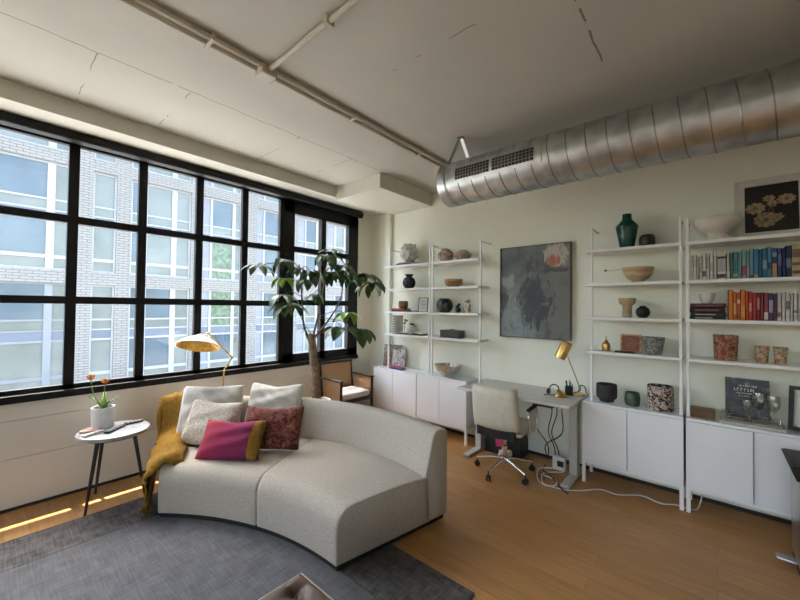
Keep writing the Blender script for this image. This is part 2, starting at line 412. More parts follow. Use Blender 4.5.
# spiral duct
DY, DZ, DR, DX0 = 3.15, 2.905, .212, -2.10
d = thing('air_duct', 'large galvanised spiral air duct hanging below the ceiling', 'duct', (0, DY, DZ))
q = MB(); ry = Matrix.Rotation(PI/2, 3, 'Y')
q.lathe([(0, 0), (DR-.006, 0), (DR, .006), (DR, XE-DX0)], (DX0, DY, DZ), 56, ry)
q.build('duct_tube', M['galv'], d, smooth=40)
q = MB(); n = 0; L = XE-DX0; turns = L/.142; steps = int(turns*40)
pts = []
for i in range(steps+1):
    a = 2*PI*i/40; pts.append((DX0+.03+(L-.05)*i/steps, DY+(DR+.001)*math.cos(a), DZ+(DR+.001)*math.sin(a)))
q.tube(pts, .0042, 5); q.build('spiral_seam', M['galv_seam'], d, smooth=60)
def on_duct(x, ang, r): return Vector((x, DY-r*math.cos(ang), DZ+r*math.sin(ang)))   # ang 0 faces the room
# end collar
q = MB(); q.lathe([(DR+.001, 0), (DR+.006, .004), (DR+.006, .085), (DR+.001, .09)], (DX0+.01, DY, DZ), 56, ry).build('end_collar', M['galv'], d, smooth=40)
gr = MB(); a0, a1 = -.33, .42; x0, x1 = -1.93, -1.06
rows = []
for a in [a0+(a1-a0)*i/8 for i in range(9)]: rows.append([on_duct(x, a, DR+.012) for x in (x0, x1)])
gr.grid(rows)
rows2 = [[on_duct(x, a, DR-.004) for x in (x0, x1)] for a in [a0+(a1-a0)*i/8 for i in range(9)]]
gr.grid(rows2)
for x in (x0, x1): gr.grid([[on_duct(x, a0+(a1-a0)*i/8, DR-.004), on_duct(x, a0+(a1-a0)*i/8, DR+.012)] for i in range(9)])
for a in (a0, a1): gr.grid([[on_duct(x0, a, DR-.004), on_duct(x1, a, DR-.004)], [on_duct(x0, a, DR+.012), on_duct(x1, a, DR+.012)]])
g = gr.build('grille', M['galv'], d, smooth=40)
def patch(mb, xa, xb, aa, ab, r0, r1, n=5):
    P0 = [[on_duct(xa, aa+(ab-aa)*i/n, r1), on_duct(xb, aa+(ab-aa)*i/n, r1)] for i in range(n+1)]
    mb.grid(P0)
    P1 = [[on_duct(xa, aa+(ab-aa)*i/n, r0), on_duct(xb, aa+(ab-aa)*i/n, r0)] for i in range(n+1)]
    mb.grid(P1)
    for j in (0, 1): mb.grid([[P0[i][j], P1[i][j]] for i in range(n+1)])
    for i in (0, n): mb.grid([P0[i], P1[i]])
q = MB(); patch(q, -1.87, -1.52, -.20, .28, DR+.010, DR+.014); patch(q, -1.49, -1.12, -.20, .28, DR+.010, DR+.014)
q.build('louver_opening', M['dark'], g)
q = MB()
for (xa, xb) in ((-1.87, -1.52), (-1.49, -1.12)):
    for k in range(1, 12): x = xa+(xb-xa)*k/12; patch(q, x-.003, x+.003, -.20, .28, DR+.013, DR+.019)
    for k in range(1, 4): a = -.20+.48*k/4; patch(q, xa, xb, a-.014, a+.014, DR+.013, DR+.017, 2)
q.build('louver', M['galv_seam'], g)
for top, bot in ((Vector((-1.815, 2.925, ZC)), Vector((-1.985, 2.985, 3.055))), (Vector((-1.805, 2.93, ZC)), Vector((-1.80, 3.04, 3.098)))):
    mid = top.lerp(bot, .5); dv = (bot-top); rt = dv.to_track_quat('Z', 'X').to_matrix()
    MB().obox(mid, (.004, .032, dv.length), rt).build('hanger_strap', M['galv'], d)
MB().box(-1.835, -1.785, 2.90, 2.95, ZC-.012, ZC).build('hanger_bracket', M['galv_seam'], d)

# ------------------------------------------------------------------ outside
K = 1.9
def fy(y): return y*K
def fz(z): return 1.64+(z-1.64)*K
XF = -27.0
BAYS = [  # y0, y1 of each opening, then mullion strips (a, b), kind
    (-6.6, -3.9, [(-5.3, -5.15)], 0), (-3.5, -2.1, [], 0),
    (-1.60, 1.64, [(-.2, -.1), (1.13, 1.30)], 0), (2.13, 2.71, [], 0), (3.08, 4.86, [(3.36, 3.55), (4.26, 4.42)], 0),
    (5.20, 6.72, [(5.54, 5.62), (6.36, 6.48)], 1), (7.34, 8.75, [(7.65, 7.72), (8.33, 8.45)], 2), (9.25, 10.55, [(9.7, 9.76), (10.3, 10.42)], 1),
    (10.95, 12.4, [(11.4, 11.5), (12.0, 12.1)], 1), (12.9, 14.6, [(13.6, 13.75)], 0), (15.2, 17.0, [(16, 16.15)], 0), (17.6, 19.6, [(18.5, 18.65)], 0)]
TOPS = [9.13, 5.68, 2.23]
ZROOF = 7.35
bl = thing('apartment_building', 'pale brick apartment building across the street outside the windows', 'building', (XF, 12, -4.0))
wl = MB(); ys = [-7.4] + [v for b in BAYS for v in (b[0], b[1])] + [20.4]
for i in range(0, len(ys), 2): wl.box(XF-.5, XF, fy(ys[i]), fy(ys[i+1]), -4.0, fz(ZROOF))
for b in BAYS:
    for t, u in ((ZROOF, None), (6.05, 5.68), (2.60, 2.23), (-.85, -1.4)):
        if u is None: continue
        wl.box(XF-.5, XF, fy(b[0]), fy(b[1]), fz(u), fz(t))
    wl.box(XF-.5, XF, fy(b[0]), fy(b[1]), fz(ZROOF-.25), fz(ZROOF))
    wl.box(XF-.5, XF, fy(b[0]), fy(b[1]), -4.0, fz(-.85))
wl.box(XF-8, XF-.45, fy(-7.4), fy(20.4), -4, fz(ZROOF)-.3)
wl.build('wall', M['brick'], bl)
MB().box(XF-.6, XF+.12, fy(-7.4), fy(20.4), fz(ZROOF), fz(ZROOF)+.25).build('parapet', M['f_frame'], bl)
def fwin(b, top, idx, row):
    y0, y1, strips, kind = b; x1 = XF-.16; greyf = (row == 2 and idx == 2)
    fr = MB(); T = lambda o: fz(min(top-o, ZROOF-.25)); fm = M['f_frame_grey'] if greyf else M['f_frame']
    bw = .045*K
    def bar(a, b_): 
        if top-a > ZROOF-.25 and top-b_ > ZROOF-.25: return
        fr.box(XF-.3, x1, fy(y0), fy(y1), T(b_), T(a))
    for a, b_ in ((0, .06), (1.04, 1.09), (1.35, 1.39), (1.64, 1.70), (2.65, 2.75), (3.02, 3.08)): bar(a, b_)
    for a, c in [(y0, y0+.05), (y1-.05, y1)] + strips: fr.box(XF-.3, x1+.02, fy(a), fy(c), fz(top-3.08), T(0))
    w_ = fr.build('window', fm, bl)
    pn = MB(); xa, xb = XF-.3, XF-.22
    pieces = [(.06, 1.04, 'f_glass'), (1.09, 1.35, 'f_light'), (1.70, 2.65, 'f_glass'), (2.75, 3.02, 'f_light')]
    segs = []; c = y0+.05
    for a, e in strips: segs.append((c, a)); c = e
    segs.append((c, y1-.05))
    for a, e, mname in pieces:
        if top-a > ZROOF-.25: continue
        for si, (s0, s1) in enumerate(segs):
            mm = mname
            if kind and si == 0: mm = 'f_grey'
            elif idx == 5 and si == 1 and ((row == 1 and a > 1.5) or (row == 2 and a < 1.5)): mm = 'f_tree_reflection'
            elif greyf and a > 1.5: mm = 'f_light'
            elif mname == 'f_glass' and ((idx*7+row*3+si*5) % 4 == 0 or (si == len(segs)-1 and s1-s0 < .5)): mm = 'f_light'
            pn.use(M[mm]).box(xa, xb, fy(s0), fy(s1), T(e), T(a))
    pn.build('pane', None, w_)
    if top-1.39 < ZROOF-.25:
        MB().box(XF-.3, XF-.2, fy(y0)+.05, fy(y1)-.05, T(1.64), T(1.39)).build('spandrel', M['f_span'], w_)
for r_, t in enumerate(TOPS):
    for i, b in enumerate(BAYS): fwin(b, t, i, r_)
struct(MB().box(-60, XW-.8, -40, 60, -4.3, -4.0).build('ground', M['ground']))
# added ledge, unseen, trims the sun to a thin strip; below it the outer wall
struct(MB().box(XW-.612, XW-.28, YS-.5, YB+.5, 3.30, 3.50).build('added_sun_ledge', M['soffit']))
struct(MB().box(XW-.60, XW-.28, YS-.5, YB+.5, -4.0, -.15).build('trim_6', M['brick']))

# ------------------------------------------------------------------ rug
r_ = thing('rug', 'distressed grey-blue rug with a darker border under the curved sofa', 'rug', (-2.35, .3, 0))
RX0, RX1, RY0, RY1 = -3.665, -1.05, -1.6, 1.885
MB().box(RX0+.40, RX1-.40, RY0+.40, RY1-.40, .001, .011).build('field', M['rug'], r_)
b_ = MB(); b_.box(RX0, RX0+.395, RY0, RY1, .001, .011); b_.box(RX1-.395, RX1, RY0, RY1, .001, .011)
b_.box(RX0+.395, RX1-.395, RY0, RY0+.395, .001, .011); b_.box(RX0+.395, RX1-.395, RY1-.395, RY1, .001, .011)
b_.build('border', M['rug_border'], r_)

# ------------------------------------------------------------------ curved sofa
CI, RI, AI0, AI1 = Vector((-1.80, -.68, 0)), 2.135, math.radians(131.8), math.radians(88.7)
CO, RO, AO0, AO1 = Vector((-2.15, .277, 0)), 2.19, math.radians(153.0), math.radians(74.8)
def sofa_io(s):
    a = AI0+(AI1-AI0)*s; b = AO0+(AO1-AO0)*s
    I = CI+Vector((math.cos(a), math.sin(a), 0))*RI; O = CO+Vector((math.cos(b), math.sin(b), 0))*RO
    return I, O
SZ0 = .013
sofa = thing('curved_sofa', 'oatmeal curved sofa with a low wraparound back on the grey rug', 'sofa', (-2.6, 1.7, 0))
def sweep(prof, s0, s1, n):
    """prof(D) -> list of (distance from the inner edge, height) round a closed section"""
    rows = []
    for i in range(n+1):
        s = s0+(s1-s0)*i/n; I, O = sofa_io(s); D = (O-I).length; u = (O-I)/D
        rows.append([I+u*d+Vector((0, 0, z)) for d, z in prof(D)])
    return rows
def arc(cx, cz, r, a0, a1, n): return [(cx+r*math.cos(math.radians(a0+(a1-a0)*i/n)), cz+r*math.sin(math.radians(a0+(a1-a0)*i/n))) for i in range(n+1)]
def seat_prof(D): return [(0.0, .05), (-.005, .18)] + arc(.115, .275, .12, 180, 90, 7) + [(.30, .402), (D*.55, .402), (D-.24, .388), (D-.17, .38), (D-.16, .05)]
def back_prof(D): return [(D-.23, .05), (D-.23, .38), (D-.20, .50), (D-.172, .60)] + arc(D-.085, .64, .075, 165, 60, 5) + arc(D-.04, .67, .04, 60, 0, 3) + [(D-.0, .5), (D, .05)]
def plinth_prof(D): return [(.012, SZ0), (.012, .051), (D-.015, .051), (D-.015, SZ0)]
def soften_ends(rows, amt=.02):
    """round the two ends over a little"""
    out = []
    def inset(row, k):
        c = sum(row, Vector())/len(row); return [c+(p-c)*(1-k) for p in row]
    a0 = [p.copy() for p in rows[0]]; t0 = (rows[1][0]-rows[0][0]).normalized()
    a1 = [p.copy() for p in rows[-1]]; t1 = (rows[-1][0]-rows[-2][0]).normalized()
    out.append(inset(a0, .05)); out.append([p+t0*amt*.3 for p in inset(a0, .015)]); out.append([p+t0*amt for p in a0])
    out += rows[1:-1]
    out.append([p-t1*amt for p in a1]); out.append([p-t1*amt*.3 for p in inset(a1, .015)]); out.append(inset(a1, .05))
    return out
for s0, s1 in ((0, .515), (.517, 1)):
    MB().grid(soften_ends(sweep(seat_prof, s0, s1, 16), .012), closed_u=True, cap=True).build('seat', M['sofa'], sofa, smooth=50)
MB().grid(soften_ends(sweep(back_prof, 0, 1, 36), .012), closed_u=True, cap=True).build('backrest', M['sofa'], sofa, smooth=50)
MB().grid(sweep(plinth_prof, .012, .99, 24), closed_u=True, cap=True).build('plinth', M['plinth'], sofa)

# ------------------------------------------------------------------ cushions
def pillow(c, xdir, lean, w, h, t, seed, puff=.55, n=18, roll=0.0, sag=.02, crease=1.0, pinch=.07):
    """a stuffed cushion: xdir = heading of its width; lean = tilt back from upright. returns grids for both faces"""
    rr = random.Random(seed)
    X = Vector((xdir[0], xdir[1], 0)).normalized(); Nn = X.cross(Vector((0, 0, 1)))      # faces the room
    Z = (Vector((0, 0, 1))*math.cos(lean)-Nn*math.sin(lean)).normalized(); Nf = X.cross(Z)
    if roll:
        q = Matrix.Rotation(roll, 3, Nf); X = q @ X; Z = q @ Z
    c = Vector(c); ph = [rr.uniform(0, 6.28) for _ in range(6)]
    def pt(i, j, side):
        u = -1+2*i/n; v = -1+2*j/n
        prof = max(0, (1-abs(u)**2.6))**puff*max(0, (1-abs(v)**2.6))**puff
        k = 1-pinch*(1-v*v)*abs(u)**2-.05*(u*u*v*v)**2; l = 1-pinch*(1-u*u)*abs(v)**2-.05*(u*u*v*v)**2
        wr = crease*(.006*math.sin(7*u+ph[0]+3*v)+.005*math.sin(9*v+ph[1]-4*u)+(crease > 1)*.004*math.sin(13*u+11*v+ph[2]))
        d = side*(t/2*prof)+(wr*prof if side > 0 else 0)
        z = v*h/2*l - (sag*(1-abs(u))*(v > 0)*v)
        return c+X*(u*w/2*k)+Z*z+Nf*d
    return pt, n
def pillow_mb(mb, pt, n, i0=0, i1=None):
    i1 = n if i1 is None else i1
    for s in (1, -1): mb.grid([[pt(i, j, s) for j in range(n+1)] for i in range(i0, i1+1)])
    return mb
def cushion(name, label, c, xdir, lean, w, h, t, m, seed, **kw):
    pt, n = pillow(c, xdir, lean, w, h, t, seed, **kw)
    o = pillow_mb(MB(), pt, n).build(name, m, None, origin=(c[0], c[1], c[2]-h/2*.9), smooth='all')
    return tag(o, label, 'cushion', 'cushions on the sofa'), pt, n
cushion('throw_pillow', 'large off-white cushion beside the mustard throw at the left end of the sofa', (-3.63, 1.45, .635), (.62, .78), .42, .56, .50, .17, M['pillow_white'], 1, sag=.02, crease=1.7, pinch=.03, n=30)
cushion('throw_pillow', 'large off-white cushion behind the red patterned cushion', (-3.31, 1.92, .655), (.82, .57), .40, .56, .46, .17, M['pillow_white'], 2, sag=.045, crease=1.8, pinch=.03, n=30)
cushion('throw_pillow', 'nubby oatmeal wool cushion behind the magenta cushion', (-3.42, 1.37, .585), (.84, .54), .50, .52, .42, .14, M['boucle'], 3, roll=-.03)
# patterned red cushion
M['redpat'] = ramp_mat('red_patterned_tapestry', [(.30, (.014, .008, .008)), (.43, (.10, .012, .016)), (.50, (.20, .075, .035)), (.56, (.15, .014, .022)), (.70, (.26, .17, .09))], 20, .9, detail=5, distortion=1.2, bump=.2)
cushion('throw_pillow', 'dark red patterned tapestry cushion behind the magenta cushion on the right', (-2.92, 1.68, .585), (.80, .60), .45, .54, .38, .14, M['redpat'], 4, roll=.02)
# magenta lumbar cushion with mustard end band and tassels
def magenta_mat():
    m, nt, b = nmat('magenta_ombre_weave')
    tc = N(nt, 'ShaderNodeTexCoord'); sx = N(nt, 'ShaderNodeSeparateXYZ'); nt.links.new(tc.outputs['Generated'], sx.inputs[0])
    n = N(nt, 'ShaderNodeTexNoise'); n.inputs['Scale'].default_value = 60; n.inputs['Detail'].default_value = 2; nt.links.new(tc.outputs['Object'], n.inputs['Vector'])
    ad = N(nt, 'ShaderNodeMath', operation='MULTIPLY_ADD'); nt.links.new(n.outputs[0], ad.inputs[0]); ad.inputs[1].default_value = .10; nt.links.new(sx.outputs[0], ad.inputs[2])
    r = N(nt, 'ShaderNodeValToRGB'); e = r.color_ramp.elements; e.new(.5); e.new(.8)
    for k, (p_, c) in enumerate([(.10, (.30, .022, .025)), (.45, (.27, .010, .055)), (.75, (.22, .010, .065)), (1.0, (.15, .008, .045))]): e[k].position = p_; e[k].color = c4(c)
    nt.links.new(ad.outputs[0], r.inputs[0]); nt.links.new(r.outputs[0], b.inputs['Base Color']); b.inputs['Roughness'].default_value = .9
    bp = N(nt, 'ShaderNodeBump'); bp.inputs['Strength'].default_value = .3; bp.inputs['Distance'].default_value = .01
    nt.links.new(n.outputs[0], bp.inputs['Height']); nt.links.new(bp.outputs[0], b.inputs['Normal'])
    return m
mc = (-3.02, 1.375, .535)
pt, n = pillow(mc, (.84, .54), .62, .56, .34, .15, 5, roll=.05)
lp = thing('throw_pillow', 'magenta lumbar cushion with a mustard end band and tassel', 'cushion', (mc[0], mc[1], .42), 'cushions on the sofa')
pillow_mb(MB(), pt, n, 0, n-3).build('cushion_cover', magenta_mat(), lp, smooth='all')
pillow_mb(MB(), pt, n, n-3, n).build('end_band', M['mustard'], lp, smooth='all')
M['tassel'] = mat('dark_red_tassel', (.10, .012, .02), .9)
for (i, j) in ((n, 0), (n, n)):
    a = pt(i, j, 1); a.z = max(a.z, .46) if j == 0 else a.z
    MB().lathe([(0, 0), (.009, -.004), (.008, -.012), (.012, -.018), (.014, -.038), (0, -.039)], a, 10).build('tassel', M['tassel'], lp, smooth=50)

# ------------------------------------------------------------------ mustard throw over the left end of the sofa
thr = thing('throw_blanket', 'mustard fringed throw draped over the left end of the sofa', 'blanket', (-3.6, 1.05, .03))
I0, O0 = sofa_io(0); D0 = (O0-I0).length; e0 = (O0-I0)/D0; inw = Vector((-e0.y, e0.x, 0))
if inw.dot(sofa_io(.1)[0]-I0) < 0: inw = -inw
def end_height(d):
    if d < D0-.25: return .405-.09*max(0, (.12-d)/.12)**2
    t = (d-(D0-.25))/.14
    return .405+min(1, t)*.32 - max(0, (d-(D0-.05))/.05)*.02
rows = []; ND, NW = 30, 34
for i in range(ND+1):
    t = i/ND; d = .985*D0-t*(D0-.02)                 # from the back corner to the front corner
    wide = .09+.10*min(1, t*1.35)+.03*math.sin(t*5)
    hang = (.14+.16*t) if t < .62 else (.24+.15*(t-.62)/.38)
    hang = min(hang, end_height(d)-.03)
    row = []
    for j in range(NW+1):
        q = j/NW; L_ = wide+hang; s = q*L_
        f = .016*math.sin(q*23+t*7)+.012*math.sin(q*11-t*13)+.010*math.sin(t*26+q*4)
        if s < wide:
            x = wide-s; z = end_height(d)+.028+f*.8; out = x
            z += .05*math.exp(-((x-.05)/.06)**2)*(t > .1)
        else:
            x = s-wide; k = min(1, x/.05)
            z = end_height(d)+.028-x+.02*k+.0; out = -.035-.03*k-abs(f)*1.2-.03*math.sin(t*9+1)**2*min(1, x/.2)
        row.append(I0+e0*(d+.6*f)+inw*out+Vector((0, 0, max(.03, z))))
    rows.append(row)
MB().grid(rows).build('woven_cloth', M['mustard'], thr, smooth='all', solid=.008)
# bunched fringe end hanging to the floor at the front corner
rows = []
for i in range(13):
    t = i/12; row = []
    for j in range(19):
        q = j/18
        f = .014*math.sin(q*19)+.008*math.sin(q*31+t*4)
        x = -.055-.03*t+f; d = .04+q*(.20-.03*t)-.05*t
        row.append(I0+e0*(d)+inw*(x+.01)+Vector((0, 0, .385-.30*t+.02*math.sin(q*9))))
    rows.append(row)
MB().grid(rows).build('folded_end', M['mustard_dark'], thr, smooth='all', solid=.008)
q_ = MB()
for j in range(19):
    a = rows[-1][j]; k = rnd.uniform(-.012, .012)
    q_.tube([a, a+Vector((k, k*.5, -.03)), a+Vector((k*1.6, -k*.4, -.06))], [.0045, .004, .003], 5)
q_.build('fringe', M['mustard_dark'], thr)

# ------------------------------------------------------------------ side table
TX, TY, TZ = -3.79, .745, .60
M['marble'] = ramp_mat('grey_white_marble', [(.3, (.20, .205, .21)), (.5, (.34, .34, .34)), (.7, (.46, .46, .45))], 6, .3, distortion=2.0)
st = thing('side_table', 'small round marble-topped side table on three black legs by the window', 'table', (TX, TY, 0))
MB().lathe([(0, -.034), (.225, -.034), (.243, -.030), (.247, -.015), (.245, -.003), (.238, 0), (0, 0)], (TX, TY, TZ), 48).build('tabletop', M['marble'], st, smooth=40)
MB().lathe([(.19, -.045), (.21, -.045), (.21, -.03), (.19, -.03), (.19, -.045)], (TX, TY, TZ), 40).build('support_ring', M['rubber'], st, smooth=40)
for fx, fy_ in ((-3.69, .555), (-4.05, .675), (-3.75, .96)):
    dx, dy = fx-TX, fy_-TY
    MB().tube([(TX+dx*.6, TY+dy*.6, TZ-.032), (fx, fy_, .0 if not (RX0 < fx < RX1) else .0)], [.016, .0095], 10).build('leg', M['rubber'], st, smooth=40)
# tulip pot
PX, PY = -3.92, .690
pp = thing('potted_tulips', 'two orange tulips in a white cement pot on the marble side table', 'plant', (PX, PY, TZ))
MB().lathe([(0, 0), (.072, 0), (.076, .004), (.080, .170), (.068, .170), (.064, .14), (0, .14)], (PX, PY, TZ), 32).build('pot', M['concrete_pot'], pp, smooth=40)
MB().lathe([(0, .143), (.063, .143)], (PX, PY, TZ), 20).build('soil', M['soil'], pp)
M['tulip_leaf'] = mat('tulip_leaf', (.16, .28, .05), .5, var=.3)
M['tulip'] = ramp_mat('orange_tulip_petal', [(.3, (.75, .16, .03)), (.7, (.85, .42, .10))], 30, .5)
def tulip(top, lean, sz):
    sp = smoothpath([(PX+lean*.1, PY+.01, TZ+.14), (PX+(top[0]-PX)*.6, PY+(top[1]-PY)*.7, TZ+.27), top], 5)
    stm = MB().tube(sp, .0042, 6).build('stem', M['tulip_leaf'], pp, smooth=60)
    for k in range(6):
        a = k*PI/3; rows = []
        for i in range(6):
            t = i/5; r0 = sz*(.35+1.0*math.sin(min(1, t*1.25)*PI*.62)) if i else sz*.1; hw = sz*.62*math.sin(PI*(.12+.80*t)); z = t*sz*2.1
            rows.append([Vector(top)+Vector((math.cos(a)*r0-math.sin(a)*s*hw, math.sin(a)*r0+math.cos(a)*s*hw, z-(abs(s)*.1*sz)))for s in (-1, -.5, 0, .5, 1)])
        MB().grid(rows).build('petal', M['tulip'], stm, smooth='all', solid=.0015)
tulip((-3.93, .605, TZ+.41), -.2, .020); tulip((-3.93, .70, TZ+.365), .2, .019)
for k, (a, ln, up_) in enumerate(((2.9, .12, .14), (4.4, .10, .13), (.4, .09, .09), (1.5, .10, .10), (5.4, .07, .08), (3.6, .08, .05), (.9, .06, .05))):
    rows = []
    for i in range(8):
        t = i/7; hw = .019*math.sin(PI*min(1, .15+.85*t))+.001; r0 = ln*t**1.3; z = TZ+.14+up_*(t*1.25-.3*t*t)
        rows.append([Vector((PX+math.cos(a)*r0-math.sin(a)*s*hw, PY+math.sin(a)*r0+math.cos(a)*s*hw, z+abs(s)*.008)) for s in (-1, 0, 1)])
    MB().grid(rows).build('leaf', M['tulip_leaf'], pp, smooth='all', solid=.0015)
def remote(label, c, ang, L_, W_, m, cat='remote control', name='remote_control', btn=True):
    r = thing(name, label, cat, c); Rm = rotz(ang)
    MB().obox((c[0], c[1], c[2]+.009), (L_, W_, .017), Rm, .005).build('body', m, r)
    if btn:
        q = MB()
        for k in range(4):
            for s in (-1, 0, 1):
                v = Rm @ Vector((-L_*.32+k*L_*.2, s*W_*.27, 0)); q.obox((c[0]+v.x, c[1]+v.y, c[2]+.0185), (.010, .008, .003), Rm)
        q.build('keypad', M['grey_metal'], r)
    return r
remote('long black remote control lying across the marble side table', (-3.76, .745, TZ), 2.35, .20, .042, M['rubber'])
remote('thick black remote control at the far edge of the marble side table', (-3.86, .895, TZ), 1.75, .13, .055, M['rubber'])
M['pinkcase'] = mat('rose_phone_case', (.50, .25, .20), .4)
remote('rose and white phone at the near-left edge of the marble side table', (-3.845, .595, TZ), 1.25, .125, .062, M['pinkcase'], 'phone', 'mobile_phone', False)
remote('slim white remote control beside the rose phone on the side table', (-3.745, .60, TZ), 2.0, .15, .035, M['pot_white'])

# ------------------------------------------------------------------ floor lamp behind the sofa
fl = thing('floor_lamp', 'arched brass floor lamp with a wide gold-lined shade behind the sofa', 'lamp', (-3.99, 1.74, 0))
MB().lathe([(0, 0), (.125, 0), (.13, .006), (.125, .018), (.02, .024), (0, .024)], (-3.99, 1.74, 0), 32).build('base', M['brass'], fl, smooth=40)
MB().tube(smoothpath([(-3.99, 1.74, .02), (-3.98, 1.715, .5), (-3.955, 1.70, .9), (-3.95, 1.735, 1.0), (-3.95, 1.782, 1.08)], 5), .0085, 10).build('pole', M['brass'], fl, smooth=50)
ax = Vector((-.02, -.16, 1)).normalized()
arm = MB().tube([(-3.95, 1.782, 1.08), (-3.95, 1.535, 1.35)], .008, 10)
arm.sphere((-3.95, 1.782, 1.08), .016, 12, 8); arm.sphere((-3.95, 1.535, 1.352), .014, 12, 8)
arm.build('arm', M['brass'], fl, smooth=50)
rot = Vector((0, 0, 1)).rotation_difference(Vector((-.30, .27, 1)).normalized()).to_matrix()
SC = Vector((-3.935, 1.435, 1.225))
prof = [(.205, 0), (.16, .048), (.10, .082), (.045, .108), (.018, .125), (0, .128)]
MB().lathe(prof, SC, 40, rot).build('lamp_shade', M['pot_white'], fl, smooth=60)
s2 = MB().lathe([(r*.975, z-.004) for r, z in prof[:-1]]+[(0, .120)], SC, 40, rot)
s2.lathe([(.205, 0), (.199, -.003)], SC, 40, rot)
s2.build('shade_lining', M['gold_in'], fl, smooth=60)
MB().sphere(SC+rot@Vector((0, 0, .06)), .03, 14, 10).build('bulb', M['pot_white'], fl, smooth='all')
MB().tube([SC+rot@Vector((0, 0, .125)), (-3.95, 1.535, 1.352)], .007, 8).build('shade_joint', M['brass'], fl)

# ------------------------------------------------------------------ leafy tree in a pot
TPX, TPY = -3.66, 2.67
tr = thing('potted_tree', 'tall leafy indoor tree with a thick bare trunk behind the sofa', 'plant', (TPX, TPY, 0))
MB().lathe([(0, 0), (.15, 0), (.165, .02), (.185, .49), (.18, .505), (.165, .505), (.16, .46), (0, .46)], (TPX, TPY, 0), 36).build('pot', M['pot_white'], tr, smooth=40)
MB().lathe([(0, .478), (.16, .47)], (TPX, TPY, 0), 24).build('soil', M['soil'], tr)
tp = smoothpath([(TPX+.01, TPY+.01, .44), (TPX+.005, TPY, .7), (TPX-.01, TPY-.03, 1.0), (TPX-.01, TPY-.07, 1.31)], 6)
rr = [.060-.014*i/(len(tp)-1)+.003*math.sin(i*1.9) for i in range(len(tp))]
MB().tube(tp, rr, 16).build('trunk', M['bark'], tr, smooth=50)
top = Vector((TPX-.01, TPY-.07, 1.31))
stems = {
 'a': [top+Vector((-.02, -.03, -.06)), Vector((-3.66, 2.48, 1.45)), Vector((-3.64, 2.44, 1.75)), Vector((-3.62, 2.40, 2.06))],
 'b': [top+Vector((.01, .02, -.03)), Vector((-3.66, 2.68, 1.5)), Vector((-3.65, 2.74, 1.8)), Vector((-3.66, 2.80, 2.16))],
 'c': [top+Vector((.02, .03, -.05)), Vector((-3.60, 2.78, 1.45)), Vector((-3.58, 2.95, 1.7)), Vector((-3.58, 3.02, 1.98))]}
for k in stems:
    sp = smoothpath(stems[k], 6); MB().tube(sp, [.014-.007*i/(len(sp)-1) for i in range(len(sp))], 8).build('branch', M['bark'] if k != 'a' else M['stem'], tr, smooth=60)
def palm_leaf(start, hub, n, ln, droop, seed, m, spread=2*PI, a0=0.0, wfac=.20):
    """one compound leaf: a stalk and a fan of n drooping leaflets"""
    rr = random.Random(seed); start, hub = Vector(start), Vector(hub)
    mb = MB().use(M['stem'])
    mid = start.lerp(hub, .55)+Vector((0, 0, .05)); mb.tube(smoothpath([start, mid, hub], 4), .0045, 5)
    mb.use(m)
    for k in range(n):
        a = a0+spread*(k/n if spread > 6 else (k/(n-1)-.5))+rr.uniform(-.18, .18); L_ = ln*rr.uniform(.78, 1.1); dr = droop*rr.uniform(.75, 1.2)
        dirh = Vector((math.cos(a), math.sin(a), 0)); side = Vector((-math.sin(a), math.cos(a), 0)); tw = rr.uniform(-.35, .35)
        p0 = hub.copy(); rows = []; M_ = 9; pos = p0.copy(); pitch = .40-dr*.22
        for i in range(M_+1):
            t = i/M_
            hw = L_*wfac*(math.sin(PI*min(1, t**.85))**.9 if t < 1 else 0)*(.65+.5*t)+.0025
            if i == M_: hw = .001
            d = dirh*math.cos(pitch)+Vector((0, 0, math.sin(pitch))); up_ = (side*tw+Vector((0, 0, 1))).normalized()
            sv = (side+Vector((0, 0, tw))).normalized()
            wv = .05*hw*math.sin(i*2+seed)
            rows.append([pos+sv*(s*hw)+Vector((0, 0, (abs(s)*.22*hw)+wv*s)) for s in (-1, -.5, 0, .5, 1)])
            pos = pos+d*(L_/M_); pitch -= dr/M_*.85
        mb.grid(rows)
    return mb.build('leaf', None, tr, smooth='all')
A, B, Cc = stems['a'], stems['b'], stems['c']
G, GL = M['leaf'], M['leaf_lit']
palm_leaf(A[3], (-3.66, 2.22, 2.16), 7, .26, 1.9, 1, G)
palm_leaf(A[3], (-3.62, 1.88, 2.06), 6, .22, 1.5, 2, G)
palm_leaf(A[3], (-3.55, 2.16, 1.94), 7, .20, 1.7, 3, GL)
palm_leaf(A[2], (-3.60, 2.44, 1.95), 6, .24, 2.1, 4, G)
palm_leaf(A[3], (-3.72, 2.44, 2.10), 5, .20, 1.8, 15, G)
palm_leaf(B[3], (-3.66, 2.80, 2.28), 7, .28, 2.0, 5, G)
palm_leaf(B[3], (-3.60, 2.64, 2.04), 6, .25, 2.2, 6, G)
palm_leaf(B[3], (-3.70, 2.94, 2.36), 5, .22, 1.2, 7, G)
palm_leaf(Cc[3], (-3.62, 3.08, 2.10), 7, .26, 2.0, 8, G)
palm_leaf(Cc[3], (-3.54, 3.34, 2.06), 8, .34, 1.5, 9, G, PI*1.2, .5)
palm_leaf(Cc[3], (-3.66, 3.24, 2.02), 6, .25, 1.9, 16, G)
palm_leaf(A[1], (-3.62, 2.28, 1.66), 8, .29, 1.7, 10, G)
palm_leaf(B[1], (-3.60, 3.10, 1.56), 7, .26, 1.8, 11, GL)
palm_leaf(Cc[1], (-3.56, 3.00, 1.36), 7, .34, 1.35, 12, G, wfac=.23)
palm_leaf(B[1], (-3.52, 3.22, 1.34), 5, .38, 1.7, 13, G, PI*.9, 1.0, wfac=.25)
palm_leaf(B[2], (-3.58, 2.78, 2.06), 6, .24, 1.8, 21, G)
